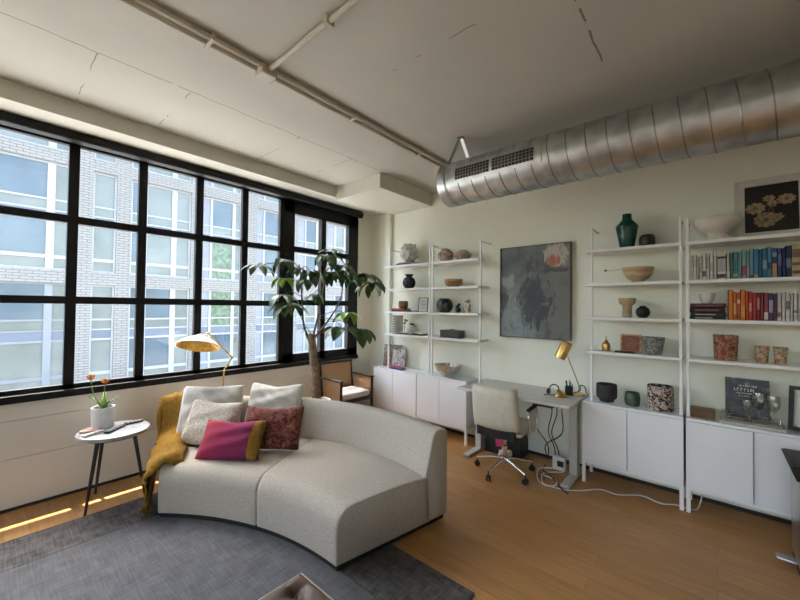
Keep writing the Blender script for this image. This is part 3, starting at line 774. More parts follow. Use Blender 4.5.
palm_leaf(A[3], (-3.64, 2.54, 2.06), 6, .24, 2.0, 22, G)
palm_leaf(Cc[3], (-3.62, 3.02, 2.18), 6, .26, 1.7, 23, G)
palm_leaf(Cc[3], (-3.52, 3.46, 1.96), 7, .28, 1.9, 24, G)
palm_leaf(B[3], (-3.62, 2.92, 2.08), 6, .26, 2.2, 25, G)
palm_leaf(A[2], (-3.66, 2.20, 1.76), 6, .26, 1.6, 26, G)
palm_leaf(top, (-3.72, 2.50, 1.36), 4, .10, .9, 14, G)
palm_leaf(B[2], (-3.66, 2.62, 1.78), 5, .20, 1.9, 17, G)

# ------------------------------------------------------------------ armchair by the corner
AX0, AX1, AY0, AY1 = -4.13, -3.70, 3.10, 3.66
ac = thing('armchair', 'black wooden armchair with cane back and arms and a white seat cushion in the corner', 'chair', ((AX0+AX1)/2, (AY0+AY1)/2, 0))
W = M['oak_dark']
for y in (AY0, AY1):
    MB().tube([(AX1, y, 0), (AX1, y, .655)], [.016, .019], 8).build('leg', W, ac)
    MB().tube([(AX0-.0, y, 0), (AX0+.02, y, .42), (AX0-.03, y, .85)], [.016, .019, .016], 8).build('leg', W, ac)
    MB().obox(((AX0+AX1)/2, y, .655), (AX1-AX0+.04, .05, .024), None, .006).build('armrest', W, ac)
    fr = MB(); fr.box(AX0+.06, AX1-.02, y-.008, y+.008, .40, .645); fr.build('arm_panel', M['cane'], ac)
q = MB(); lean = Matrix.Rotation(-.10, 3, 'Y')
MB().obox((AX0-.005, (AY0+AY1)/2, .64), (.014, AY1-AY0-.03, .40), lean).build('back_panel', M['cane'], ac)
for z in (.43, .845): MB().obox((AX0+.015-(z-.43)*.1, (AY0+AY1)/2, z), (.03, AY1-AY0+.03, .035), lean, .005).build('back_rail', W, ac)
q = MB(); q.box(AX0, AX1, AY0-.005, AY0+.022, .345, .395, .004); q.box(AX0, AX1, AY1-.022, AY1+.005, .345, .395, .004); q.box(AX1-.02, AX1+.008, AY0, AY1, .345, .395, .004); q.box(AX0, AX0+.025, AY0, AY1, .345, .395, .004)
q.box(AX0+.02, AX1-.02, AY0+.02, AY1-.02, .37, .385)
q.build('seat_frame', W, ac)
MB().box(AX0+.025, AX1+.0, AY0+.024, AY1-.024, .386, .475, .035, seg=4).build('seat_cushion', M['seatcush'], ac, smooth='all')

# ------------------------------------------------------------------ leather ottoman at the front
OX0, OX1, OY0, OY1, OZ = -1.43, -.73, .28, .98, .44
ot = thing('ottoman', 'tan brown button-tufted leather ottoman at the front edge of the picture', 'ottoman', ((OX0+OX1)/2, (OY0+OY1)/2, .011))
rows = []; n = 48
btn = [(OX0+(OX1-OX0)*(i+.5)/4, OY0+(OY1-OY0)*(j+.5)/4) for i in range(4) for j in range(4)]
for i in range(n+1):
    row = []
    for j in range(n+1):
        x = OX0+(OX1-OX0)*i/n; y = OY0+(OY1-OY0)*j/n
        z = OZ+.012; 
        for bx, by in btn:
            rr2 = math.hypot(x-bx, y-by); z -= .034*math.exp(-(rr2/.030)**2)+.012*math.exp(-(rr2/.07)**2)
        gx = abs(((x-OX0)/(OX1-OX0)*4) % 1-.5); gy = abs(((y-OY0)/(OY1-OY0)*4) % 1-.5)
        z -= .006*math.exp(-(min(gx, gy)/.05)**2)
        ed = min(x-OX0, OX1-x, y-OY0, OY1-y); z -= .03*max(0, 1-ed/.04)**2
        row.append(Vector((x, y, z)))
    rows.append(row)
cu = MB().grid(rows)
def skirt(edge): return [edge, [Vector((p.x, p.y, OZ-.13)) for p in edge]]
for edge in (rows[0], rows[-1], [r[0] for r in rows], [r[-1] for r in rows]): cu.grid(skirt(edge))
cu.build('seat_cushion', M['leather'], ot, smooth=60)
q = MB(); z = OZ-.017
q.tube([(OX0, OY0, z), (OX0, OY1, z)], .0035, 8); q.tube([(OX0, OY1, z), (OX1, OY1, z)], .0035, 8); q.tube([(OX1, OY0, z), (OX1, OY1, z)], .0035, 8); q.tube([(OX0, OY0, z), (OX1, OY0, z)], .0035, 8)
q.build('piping', M['piping'], ot, smooth=50)
q = MB()
for bx, by in btn: q.sphere((bx, by, OZ-.030), .009, 10, 6, (1, 1, .6))
q.build('tufting_buttons', M['leather'], ot, smooth='all')
MB().box(OX0+.015, OX1-.015, OY0+.015, OY1-.015, OZ-.20, OZ-.128, .004).build('frame', M['chrome'], ot)
for x in (OX0+.04, OX1-.04):
    for y in (OY0+.04, OY1-.04): MB().tube([(x, y, .011), (x, y, OZ-.19)], .014, 10).build('leg', M['chrome'], ot, smooth=50)

# ------------------------------------------------------------------ wall shelves and cabinets
SY0, SY1, PY_ = 3.815, 4.085, 3.86
CY0, CY1 = 3.80, 4.10
TH = .028
def shelf_unit(label, xa, xb, tops, ext_l, ext_r, ztop, zbase=.765):
    """two poles standing on the cabinet, tied to the wall, carrying four shelves"""
    t = thing('wall_shelf_unit', label, 'shelf', ((xa+xb)/2, PY_, zbase), 'white open shelf units on the back wall')
    for x in (xa, xb):
        pole = MB().box(x-.011, x+.011, PY_-.011, PY_+.011, zbase, ztop, .002).build('pole', M['whitemetal'], t)
        MB().tube([(x, PY_+.005, ztop-.012), (x, YB, ztop-.012)], .006, 8).build('wall_bracket', M['grey_metal'], pole, smooth=50)
    for z in tops:
        MB().box(xa-ext_l, xb+ext_r, SY0, SY1, z-TH, z, .003).build('shelf', M['whitemetal'], t)
    return t
ZL = [2.235, 1.905, 1.580, 1.262]; ZR = [2.212, 1.892, 1.570, 1.247]
shelf_unit('white four-shelf wall unit nearest the corner, left of the dark-vase shelves', -3.565, -2.842, ZL, .075, .012, 2.48)
shelf_unit('white four-shelf wall unit between the corner unit and the blue-grey painting', -2.796, -2.10, ZL, .012, -.006, 2.45)
shelf_unit('white four-shelf wall unit holding the tall green vase, right of the desk', -.905, -.224, ZR, .04, .012, 2.435)
shelf_unit('white four-shelf wall unit filled with colour-sorted books', -.176, .52, ZR, .012, .04, 2.41)
def cabinet(label, x0, x1, split, z0=.205, z1=.763, slide=0.0):
    t = thing('cabinet', label, 'cabinet', ((x0+x1)/2, (CY0+CY1)/2, 0), 'white cabinets under the shelf units')
    q = MB(); q.box(x0, x1, CY0+.002, CY1, z1-.022, z1, .002); q.box(x0, x0+.018, CY0+.02, CY1, z0, z1-.022); q.box(x1-.018, x1, CY0+.02, CY1, z0, z1-.022)
    q.box(x0, x1, CY0+.02, CY1, z0, z0+.018); q.box(x0, x1, CY1-.012, CY1, z0, z1-.02)
    q.build('body', M['white'], t)
    MB().box(x0+.002, split-.0025, CY0-slide, CY0+.018, z0+.002, z1-.024, .0015).build('door', M['white'], t)
    MB().box(split+.0025, x1-.002, CY0, CY0+.018, z0+.002, z1-.024, .0015).build('door', M['white'], t)
    q = MB(); zb = z0-.028
    q.box(x0, x1, CY0+.005, CY0+.033, zb, z0); q.box(x0, x1, CY1-.03, CY1, zb, z0); q.box(x0, x0+.028, CY0+.033, CY1-.03, zb, z0); q.box(x1-.028, x1, CY0+.033, CY1-.03, zb, z0)
    q.build('base_frame', M['whitemetal'], t)
    for x in (x0+.014, x1-.014):
        for y in (CY0+.019, CY1-.016): MB().box(x-.014, x+.014, y-.014, y+.014, 0, zb, .001).build('leg', M['whitemetal'], t)
    return t
cabinet('white two-door cabinet in the corner beside the cane armchair', -3.805, -3.008, -3.43)
cabinet('white two-door cabinet just left of the desk', -2.995, -2.245, -2.637)
cabinet('white two-door cabinet just right of the desk', -.975, -.206, -.604)
cabinet('white cabinet with a forward sliding door behind the steel bin', -.190, .60, .206, slide=.018)

# ------------------------------------------------------------------ desk
DX0_, DX1_, DYF, DYB, DZT = -2.155, -.990, 3.455, 4.115, .772
dk = thing('standing_desk', 'pale grey standing desk on two column legs between the cabinets', 'desk', ((DX0_+DX1_)/2, 3.8, 0))
MB().box(DX0_, DX1_, DYF, DYB, DZT-.028, DZT, .003).build('desktop', M['grey_lam'], dk)
for x in (DX0_+.07, DX1_-.065):
    MB().box(x-.035, x+.035, 3.80, 3.90, .03, DZT-.055, .004).build('leg', M['grey_metal'], dk)
    MB().box(x-.038, x+.038, DYF+.08, DYB-.03, 0, .03, .008).build('foot', M['grey_metal'], dk)
    MB().box(x-.03, x+.03, DYF+.08, DYB-.05, DZT-.06, DZT-.028, .003).build('top_bracket', M['grey_metal'], dk)
MB().box(DX0_+.1, DX1_-.1, 3.83, 3.87, DZT-.085, DZT-.035, .003).build('crossbar', M['grey_metal'], dk)
MB().box(-1.33, -1.14, DYF+.02, DYF+.10, DZT-.052, DZT-.028, .004).build('control_panel', M['rubber'], dk)

# ------------------------------------------------------------------ desk chair (faces the desk, away from the camera)
CX, CY = -1.605, 3.475
ch = thing('office_chair', 'cream leather swivel office chair pulled up to the desk', 'chair', (CX, CY, 0))
for k in range(5):
    a = math.radians(-97+72*k); dv = Vector((math.cos(a), math.sin(a), 0)); R_ = .285
    MB().tube([Vector((CX, CY, .135))+dv*.02, Vector((CX, CY, .125))+dv*.12, Vector((CX, CY, .088))+dv*R_], [.019, .016, .011], 10).build('base_arm', M['chrome'], ch, smooth=50)
    cst = MB(); c = Vector((CX, CY, .028))+dv*(R_); sd_ = Vector((-dv.y, dv.x, 0)); rt = rotz(a+.5)
    for s in (-.014, .014):
        off = rt @ Vector((0, s, 0)); cst.lathe([(0, -.008), (.024, -.008), (.028, -.004), (.028, .004), (.024, .008), (0, .008)], c+off, 16, rt @ Matrix.Rotation(PI/2, 3, 'X'))
    cst.tube([c, c+Vector((0, 0, .06))], .007, 8)
    cst.build('caster', M['rubber'], ch, smooth=40)
MB().lathe([(0, .10), (.035, .10), (.035, .16), (.026, .165), (.026, .27), (.016, .275), (.016, .40), (0, .40)], (CX, CY, 0), 20).build('gas_column', M['chrome'], ch, smooth=40)
MB().box(CX-.11, CX+.11, CY-.16, CY+.12, .385, .425, .01).build('tilt_mechanism', M['rubber'], ch)
CHSEAT = MB().box(CX-.23, CX+.23, CY-.18, CY+.27, .425, .505, .03, seg=4)
# back: a padded slab leaning back, slightly curved
rows = []; n = 14
def backpt(u, v, side):
    z = .475+.435*v; y = CY-.205-.085*v-.03*math.sin(v*PI)*.5; hw = .236-.010*v
    th = .030*(max(0, 1-abs(u)**6)**.35)*(max(0, 1-abs(2*v-1)**8)**.35)
    cv = -.035*(1-u*u)
    nz = .2
    return Vector((CX-.0+u*hw, y+cv+side*th, z+side*th*nz))
loopn = 16
q = MB()
for s in (1, -1): q.grid([[backpt(-1+2*i/loopn, j/12, s) for j in range(13)] for i in range(loopn+1)])
yawc = rotz(.06)
def turn(o_bm):
    for v in o_bm.verts:
        d_ = yawc @ (v.co-Vector((CX, CY, 0))); v.co = d_+Vector((CX, CY, 0))
turn(q.bm); turn(CHSEAT.bm); CHSEAT.build('seat', M['chairfab'], ch, smooth='all')
q.build('backrest', M['chairfab'], ch, smooth='all')
q = MB().box(CX-.19, CX+.19, CY-.255, CY-.20, .41, .505, .012); q.box(CX-.05, CX+.05, CY-.25, CY-.05, .40, .43, .006); turn(q.bm)
q.build('back_support', M['rubber'], ch)
for s in (-1, 1):
    x = CX+s*.268
    q = MB().tube(smoothpath([(x, CY-.10, .44), (x+s*.01, CY-.12, .56), (x, CY-.10, .665), (x, CY+.06, .675), (x, CY+.14, .655), (x, CY+.145, .55), (x, CY+.12, .455), (x-s*.03, CY+.10, .43)], 5), .0105, 10); turn(q.bm)
    am = q.build('arm_frame', M['chrome'], ch, smooth=50)
    q = MB().tube([(x, CY-.11, .685), (x, CY+.12, .69)], [.019, .018], 10); turn(q.bm); q.build('arm_pad', M['rubber'], am, smooth=50)
    q = MB().box(x-.006, x+.006, CY-.09, CY+.125, .46, .66, .004); turn(q.bm); q.build('arm_panel', M['chairfab'], am)

# things under the desk
bx = thing('storage_box', 'black storage box under the desk behind the office chair', 'box', (-1.815, 3.98, 0))
q = MB(); q.box(-2.02, -1.61, 3.85, 4.09, 0, .02); q.box(-2.02, -2.008, 3.85, 4.09, .02, .30); q.box(-1.622, -1.61, 3.85, 4.09, .02, .30); q.box(-2.008, -1.622, 3.85, 3.862, .02, .30); q.box(-2.008, -1.622, 4.078, 4.09, .02, .30)
q.build('box_body', M['rubber'], bx)
q = MB().box(-2.025, -1.605, 3.845, 4.095, .30, .325, .003); q.build('lid', M['rubber'], bx)
M['pink'] = mat('pink_paper', (.55, .06, .14), .6)
tag(MB().obox((-1.835, 3.825, .165), (.085, .012, .14), Matrix.Rotation(.12, 3, 'X'), .002).build('notebook', M['pink'], None, origin=(-1.83, 3.82, .095)), 'small pink notebook leaning on the black box under the desk', 'book')
o = MB()
rows = []
for i in range(15):
    u = -1+2*i/14; rows.append([Vector((-1.75+u*.075, 3.79+.02*math.cos(v*4+u*3)+.012*math.sin(u*9), .005+.10*v*(1-.35*u*u)+.012*math.sin(u*7+v*3))) for v in [k/6 for k in range(7)]])
tag(o.grid(rows).build('crumpled_paper', M['paper'], None, origin=(-1.75, 3.82, 0), smooth='all', solid=.003), 'crumpled white paper bag beside the pink notebook under the desk', 'paper')
ps = thing('power_adapter', 'white power box standing on the floor under the right side of the desk', 'adapter', (-1.215, 3.90, 0))
MB().box(-1.275, -1.155, 3.875, 3.935, 0, .135, .008).build('housing', M['pot_white'], ps)
MB().box(-1.225, -1.165, 3.865, 3.876, .045, .10, .003).build('socket_panel', M['rubber'], ps)
def cord(label, pts, r, m, name='power_cord', cat='cord', group=None, n=6):
    P_ = smoothpath(pts, n); zmin = min(p.z for p in P_)
    c = Vector(pts[0]); return tag(MB().tube(P_, r, 7).build(name, m, None, origin=(c.x, c.y, zmin), smooth=60), label, cat, group)
cord('white extension cord wandering across the floor from the desk to the right-hand cabinets', [(-1.16, 3.86, .008), (-1.30, 3.70, .008), (-1.24, 3.50, .008), (-1.16, 3.47, .008), (-1.05, 3.49, .008), (-.93, 3.57, .008), (-.80, 3.72, .008), (-.66, 3.72, .008), (-.5, 3.84, .008), (-.36, 3.80, .008), (-.26, 3.86, .008), (-.15, 3.86, .008), (-.11, 3.93, .03), (-.08, 4.02, .20)], .0055, M['pot_white'], 'extension_cord')
cord('coiled white cord on the floor in front of the right desk foot', [(-1.25, 3.86, .022), (-1.36, 3.74, .022), (-1.30, 3.54, .008), (-1.20, 3.455, .008), (-1.12, 3.50, .02), (-1.16, 3.60, .022), (-1.27, 3.62, .024)], .005, M['pot_white'], 'coiled_cable')
cord('black cable snaking on the floor beside the white power box', [(-1.36, 3.92, .007), (-1.33, 3.76, .007), (-1.24, 3.66, .03), (-1.14, 3.57, .020), (-1.07, 3.475, .020), (-1.0, 3.44, .007)], .006, M['rubber'], 'floor_cable')
for k, (xa, xm, xb, ym, lab) in enumerate(((-1.44, -1.46, -1.36, 3.95, 'leftmost black cable hanging under the desk'), (-1.27, -1.33, -1.28, 3.92, 'second black cable from the left hanging under the desk'), (-1.22, -1.29, -1.24, 3.90, 'third black cable from the left hanging under the desk'), (-1.17, -1.20, -1.37, 3.93, 'rightmost black cable looping under the desk'))):
    cord(lab, [(xa, 3.78, DZT-.032), (xa-.005, 3.86, .58), (xm, ym, .36), (xb, ym+.03, .20), (xb+.02, 3.95, .06)], .0055, M['rubber'], 'hanging_cable', 'cable', 'cables under the desk')

# desk lamp and small things
lx, ly = -1.055, 3.99
dl = thing('desk_lamp', 'brass desk lamp with a cylindrical head at the right end of the desk', 'lamp', (lx, ly, DZT))
MB().lathe([(0, 0), (.062, 0), (.065, .006), (.062, .016), (.012, .02), (0, .02)], (lx, ly, DZT), 28).build('base', M['brass'], dl, smooth=40)
MB().tube([(lx, ly, DZT+.018), (lx+.005, ly-.01, DZT+.10), (-1.155, 3.90, 1.215)], .0055, 8).build('arm', M['brass'], dl, smooth=40)
hd = Vector((-1.165, 3.885, 1.235)); axis = Vector((.42, .12, 1)).normalized(); rt = Vector((0, 0, 1)).rotation_difference(axis).to_matrix()
MB().lathe([(.052, -.10), (.054, -.10), (.054, .07), (.05, .078), (0, .08)], hd, 28, rt).build('lamp_head', M['brass'], dl, smooth=40)
MB().lathe([(.0515, -.10), (.0515, .06), (0, .06)], hd, 24, rt).build('head_lining', M['pot_white'], dl, smooth=40)
MB().tube(smoothpath([(lx-.04, ly-.02, DZT+.01), (lx-.02, ly-.07, DZT+.03), (lx+.03, ly-.06, DZT+.06), (lx+.02, ly-.02, DZT+.10), (lx+.055, ly-.0, DZT+.09), (lx+.06, ly+.05, DZT+.02)], 5), .005, 7).build('cord', M['rubber'], dl, smooth=60)
pc = thing('pencil_cup', 'black pencil cup with pens near the desk lamp', 'cup', (-1.13, 3.93, DZT))
MB().lathe([(0, 0), (.036, 0), (.038, .003), (.038, .085), (.034, .085), (.034, .01), (0, .01)], (-1.13, 3.93, DZT), 24).build('cup', M['rubber'], pc, smooth=40)
for k in range(5):
    a = k*1.3; MB().tube([(-1.13+.01*math.cos(a), 3.93+.01*math.sin(a), DZT+.012), (-1.13+.034*math.cos(a), 3.93+.034*math.sin(a), DZT+.115+.01*k)], .0042, 6).build('pen', M['rubber'], pc)
o = MB().lathe([(0, 0), (.055, 0), (.058, .008), (.045, .034), (.02, .05), (.012, .058), (0, .06)], (-1.165, 3.78, DZT), 24).build('brass_dome', M['brass'], None, origin=(-1.165, 3.78, DZT), smooth=40); tag(o, 'small brass dome paperweight in front of the pencil cup', 'paperweight')
gk = thing('headset', 'tangled black headset on the desk left of the pencil cup', 'headset', (-1.25, 3.84, DZT))
MB().tube(smoothpath([(-1.30, 3.84, DZT+.02), (-1.29, 3.86, DZT+.075), (-1.25, 3.87, DZT+.095), (-1.21, 3.86, DZT+.07), (-1.20, 3.83, DZT+.02)], 5), .006, 8).build('headband', M['rubber'], gk, smooth=60)
for x in (-1.30, -1.20): MB().lathe([(0, -.012), (.025, -.012), (.028, 0), (.025, .012), (0, .012)], (x, 3.835, DZT+.028), 18, Matrix.Rotation(PI/2, 3, 'Y')).build('ear_cup', M['rubber'], gk, smooth=40)
MB().tube(smoothpath([(-1.225, 3.815, DZT+.006), (-1.255, 3.76, DZT+.006), (-1.29, 3.78, DZT+.006), (-1.31, 3.74, DZT+.006)], 5), .0045, 6).build('cord', M['rubber'], gk)

# ------------------------------------------------------------------ blue-grey painting
def painting_mat():
    m, nt, b = nmat('blue_grey_abstract_paint')
    tc = N(nt, 'ShaderNodeTexCoord'); sx = N(nt, 'ShaderNodeSeparateXYZ'); nt.links.new(tc.outputs['Generated'], sx.inputs[0])
    def noise(sc, det, dist, st=(1, 1, 1)):
        mp = N(nt, 'ShaderNodeMapping'); mp.inputs['Scale'].default_value = st; nt.links.new(tc.outputs['Object'], mp.inputs[0])
        n = N(nt, 'ShaderNodeTexNoise'); n.inputs['Scale'].default_value = sc; n.inputs['Detail'].default_value = det; n.inputs['Distortion'].default_value = dist; nt.links.new(mp.outputs[0], n.inputs['Vector']); return n.outputs[0]
    base = noise(3.2, 8, .8); fine = noise(9, 8, 1.5, (1, 1, .5))
    r = N(nt, 'ShaderNodeValToRGB'); e = r.color_ramp.elements; e.new(.5); e.new(.6)
    for k, (p_, c) in enumerate([(.32, (.055, .065, .07)), (.46, (.115, .13, .13)), (.56, (.15, .165, .16)), (.72, (.23, .25, .24))]): e[k].position = p_; e[k].color = c4(c)
    nt.links.new(base, r.inputs[0]); last = r.outputs[0]
    def blob(cx, cz, rx, rz, col, amt, hard=.5, wob=.9):
        """a brushed patch centred at (cx, cz) in the canvas' own frame"""
        nonlocal last
        def lin(o, c_, k): 
            s = N(nt, 'ShaderNodeMath', operation='SUBTRACT'); nt.links.new(o, s.inputs[0]); s.inputs[1].default_value = c_
            d_ = N(nt, 'ShaderNodeMath', operation='DIVIDE'); nt.links.new(s.outputs[0], d_.inputs[0]); d_.inputs[1].default_value = k
            p2 = N(nt, 'ShaderNodeMath', operation='MULTIPLY'); nt.links.new(d_.outputs[0], p2.inputs[0]); nt.links.new(d_.outputs[0], p2.inputs[1]); return p2.outputs[0]
        a = N(nt, 'ShaderNodeMath', operation='ADD'); nt.links.new(lin(sx.outputs[0], cx, rx), a.inputs[0]); nt.links.new(lin(sx.outputs[2], cz, rz), a.inputs[1])
        w0 = N(nt, 'ShaderNodeMath', operation='SUBTRACT'); nt.links.new(fine, w0.inputs[0]); w0.inputs[1].default_value = .5
        w_ = N(nt, 'ShaderNodeMath', operation='MULTIPLY_ADD'); nt.links.new(w0.outputs[0], w_.inputs[0]); w_.inputs[1].default_value = wob*9; nt.links.new(a.outputs[0], w_.inputs[2])
        mr = N(nt, 'ShaderNodeMapRange'); mr.inputs['From Min'].default_value = 1+hard; mr.inputs['From Max'].default_value = 1-hard
        mr.inputs['To Min'].default_value = 0; mr.inputs['To Max'].default_value = amt; nt.links.new(w_.outputs[0], mr.inputs[0])
        mx = N(nt, 'ShaderNodeMix', data_type='RGBA'); nt.links.new(mr.outputs[0], mx.inputs[0]); nt.links.new(last, mx.inputs[6]); mx.inputs[7].default_value = c4(col); last = mx.outputs[2]
    blob(.18, .12, .36, .30, (.27, .32, .32), .85)
    blob(.85, .30, .28, .45, (.17, .165, .15), .8)
    blob(.50, .42, .20, .26, (.035, .045, .055), .9)
    blob(.12, .62, .10, .07, (.30, .33, .32), .8)
    blob(.04, .42, .06, .12, (.05, .035, .04), .8)
    blob(.62, .80, .16, .10, (.05, .055, .06), .7)
    blob(.82, .88, .15, .11, (.50, .46, .39), .95)
    blob(.78, .83, .07, .05, (.42, .10, .05), .9, wob=1.3)
    blob(.86, .73, .16, .025, (.05, .05, .055), .8)
    nt.links.new(last, b.inputs['Base Color']); b.inputs['Roughness'].default_value = .5
    bp = N(nt, 'ShaderNodeBump'); bp.inputs['Strength'].default_value = .35; bp.inputs['Distance'].default_value = .01; nt.links.new(fine, bp.inputs['Height']); nt.links.new(bp.outputs[0], b.inputs['Normal'])
    return m
pa = thing('painting', 'blue-grey abstract canvas in a thin dark frame above the desk', 'painting', (-1.56, 4.1, 1.30))
MB().box(-1.945, -1.165, 4.085, 4.12, 1.315, 2.352).build('canvas', painting_mat(), pa)
M['frame_brown'] = mat('dark_walnut_frame', (.09, .06, .04), .5)
q = MB(); fx0, fx1, fz0, fz1 = -1.953, -1.157, 1.307, 2.360
q.box(fx0, fx0+.008, 4.07, YB, fz0, fz1); q.box(fx1-.008, fx1, 4.07, YB, fz0, fz1); q.box(fx0+.008, fx1-.008, 4.07, YB, fz0, fz0+.008); q.box(fx0+.008, fx1-.008, 4.07, YB, fz1-.008, fz1)
q.build('frame', M['frame_brown'], pa)

# ------------------------------------------------------------------ stainless pedal bin at the right edge
bn = thing('pedal_bin', 'stainless steel pedal bin with a black lid at the right edge of the picture', 'bin', (.56, 3.47, 0))
MB().box(.378, .772, 3.29, 3.64, .03, .61, .035, seg=4).build('body', M['steel'], bn, smooth=40)
MB().box(.383, .767, 3.295, 3.635, 0, .03, .01).build('base', M['rubber'], bn)
q = MB(); lo = (.368, .782, 3.28, 3.65); hi = (.338, .812, 3.25, 3.68)
q.grid([[(lo[0], lo[2], .605), (lo[1], lo[2], .605), (lo[1], lo[3], .605), (lo[0], lo[3], .605)], [(hi[0], hi[2], .685), (hi[1], hi[2], .685), (hi[1], hi[3], .685), (hi[0], hi[3], .685)], [(hi[0]+.02, hi[2]+.02, .697), (hi[1]-.02, hi[2]+.02, .697), (hi[1]-.02, hi[3]-.02, .697), (hi[0]+.02, hi[3]-.02, .697)]], closed_u=True, cap=True)
q.build('lid', M['rubber'], bn)
MB().box(.29, .40, 3.43, 3.50, .03, .045, .006).build('pedal', M['steel'], bn)

# ------------------------------------------------------------------ things on the shelves
def vase(name, label, cat, prof, c, m, n=32, fn=None, group=None, smooth=60, rot=None):
    o = MB().lathe(prof, c, n, rot, fn).build(name, m, None, origin=c, smooth=smooth)
    return tag(o, label, cat, group)
def shell(prof, t=.006):
    """close an outer profile with an inner wall so that it is hollow"""
    inner = [(max(r-t, 0.001), z) for r, z in reversed(prof) if r > t*1.5 and z > prof[0][1]+t]
    return [(0, prof[0][1])]+prof+inner+[(0, prof[0][1]+t)]
def sm(prof, n=5):
    return [(max(0, p.x), p.z) for p in smoothpath([(r, 0, z) for r, z in prof], n)]
Z1, Z2, Z3, Z4 = ZL; Q1, Q2, Q3, Q4 = ZR; ZCB = .763; YS_ = 3.95
M['vblack'] = mat('matt_black_ceramic', (.013, .013, .014), .55, var=.2)
M['vgreen'] = ramp_mat('bottle_green_glaze', [(.35, (.004, .045, .035)), (.7, (.012, .09, .07))], 18, .22)
M['dkgreen'] = mat('dark_green_glaze', (.018, .03, .026), .3, var=.3, scale=30)
M['wood_bowl'] = ramp_mat('turned_wood', [(.3, (.33, .17, .065)), (.7, (.47, .28, .13))], 5, .5, 'wave', distortion=3)
M['pale_wood'] = ramp_mat('pale_turned_wood', [(.3, (.46, .33, .19)), (.7, (.58, .44, .28))], 6, .6, 'wave', distortion=3)
M['clay'] = mat('ridged_taupe_stoneware', (.44, .36, .30), .85, var=.2, scale=30, bump=.3)
M['coral'] = ramp_mat('pale_mottled_plaster', [(.35, (.40, .40, .34)), (.65, (.66, .66, .60))], 20, .9, bump=.6)
M['sand'] = mat('sand_stoneware', (.46, .37, .22), .85, var=.2, scale=50, bump=.4)
M['beige'] = mat('beige_stone', (.52, .45, .35), .8, var=.25, scale=30, bump=.4)
M['olivebox'] = mat('dark_olive_lacquer', (.045, .05, .036), .5, var=.2)
M['silver'] = mat('hammered_silver', (.62, .58, .52), .3, .8, var=.15, scale=25, bump=.3)
def bookmat(c, i=[0]):
    i[0] += 1; return mat('book_cloth_%d' % i[0], c, .6, var=.12, scale=40)
def flat_book(label, c, w, d, h, col, ang=0.0, group=None, name='book'):
    Rm = rotz(ang); t = thing(name, label, 'book', c, group); m = bookmat(col); th = .0035
    q = MB()
    for z in (th/2, h-th/2): q.obox((c[0], c[1], c[2]+z), (w, d, th), Rm)
    v = Rm @ Vector((0, -d/2+th/2, 0)); q.obox((c[0]+v.x, c[1]+v.y, c[2]+h/2), (w, th, h), Rm)
    q.build('cover', m, t)
    v = Rm @ Vector((0, th/2, 0)); MB().obox((c[0]+v.x, c[1]+v.y, c[2]+h/2), (w-.010, d-.008, h-2*th), Rm).build('pages', M['paper'], t)
    return t
gbk = 'books lying flat on the shelves'
# --- corner unit, top shelf: pale sculpture on books
flat_book('black and white striped book under the pale sculpture on the top left shelf', (-3.30, 3.95, Z1), .27, .20, .022, (.03, .03, .03), .05, gbk)
flat_book('thin pink book on the black book under the pale sculpture', (-3.28, 3.95, Z1+.022), .24, .18, .016, (.50, .26, .30), -.03, gbk)
q = MB(); rr = random.Random(11)
b = bmesh.new(); bmesh.ops.create_icosphere(b, subdivisions=4, radius=1)
import mathutils
for v in b.verts:
    d_ = v.co.normalized(); k = 1.04+.26*mathutils.noise.noise(d_*2.8)+.20*mathutils.noise.noise(d_*5.5); v.co = Vector((d_.x*.135*k, d_.y*.10*k, d_.z*.122*k))
q.merge(b, Matrix.Translation((-3.27, 3.95, Z1+.038+.137)))
tag(q.build('rock_sculpture', M['coral'], None, origin=(-3.27, 3.95, Z1+.038), smooth='all'), 'pale mottled rock-like sculpture on pink and black books on the top left shelf', 'sculpture')
def ridges(k, amp): return lambda a, r, z: r
orbp = [(.045, 0)]+[(.10*math.sin(PI*(.14+.74*i/40))*(1.02+.06*math.cos(i*PI/3)), .178*i/40) for i in range(1, 40)]+[(.03, .178)]
vase('orb_vase', 'taller of the two ridged taupe orb vases on the top left shelf', 'vase', shell(orbp), (-2.655, YS_, Z1), M['clay'], group='ridged taupe orb vases')
vase('orb_vase', 'lower of the two ridged taupe orb vases on the top left shelf', 'vase', shell([(r*1.02, z*.76) for r, z in orbp]), (-2.40, YS_, Z1), M['clay'], group='ridged taupe orb vases')
# second shelf
vase('vase', 'round matt black vase with a flared neck on the second left shelf', 'vase', shell(sm([(.04, 0), (.075, .03), (.092, .085), (.075, .14), (.042, .165), (.045, .18), (.068, .20)])), (-3.27, YS_, Z2), M['vblack'])
vase('bowl', 'turned wooden bowl on the second left shelf', 'bowl', shell(sm([(.055, 0), (.095, .03), (.115, .075), (.12, .10)])), (-2.535, YS_, Z2), M['wood_bowl'])
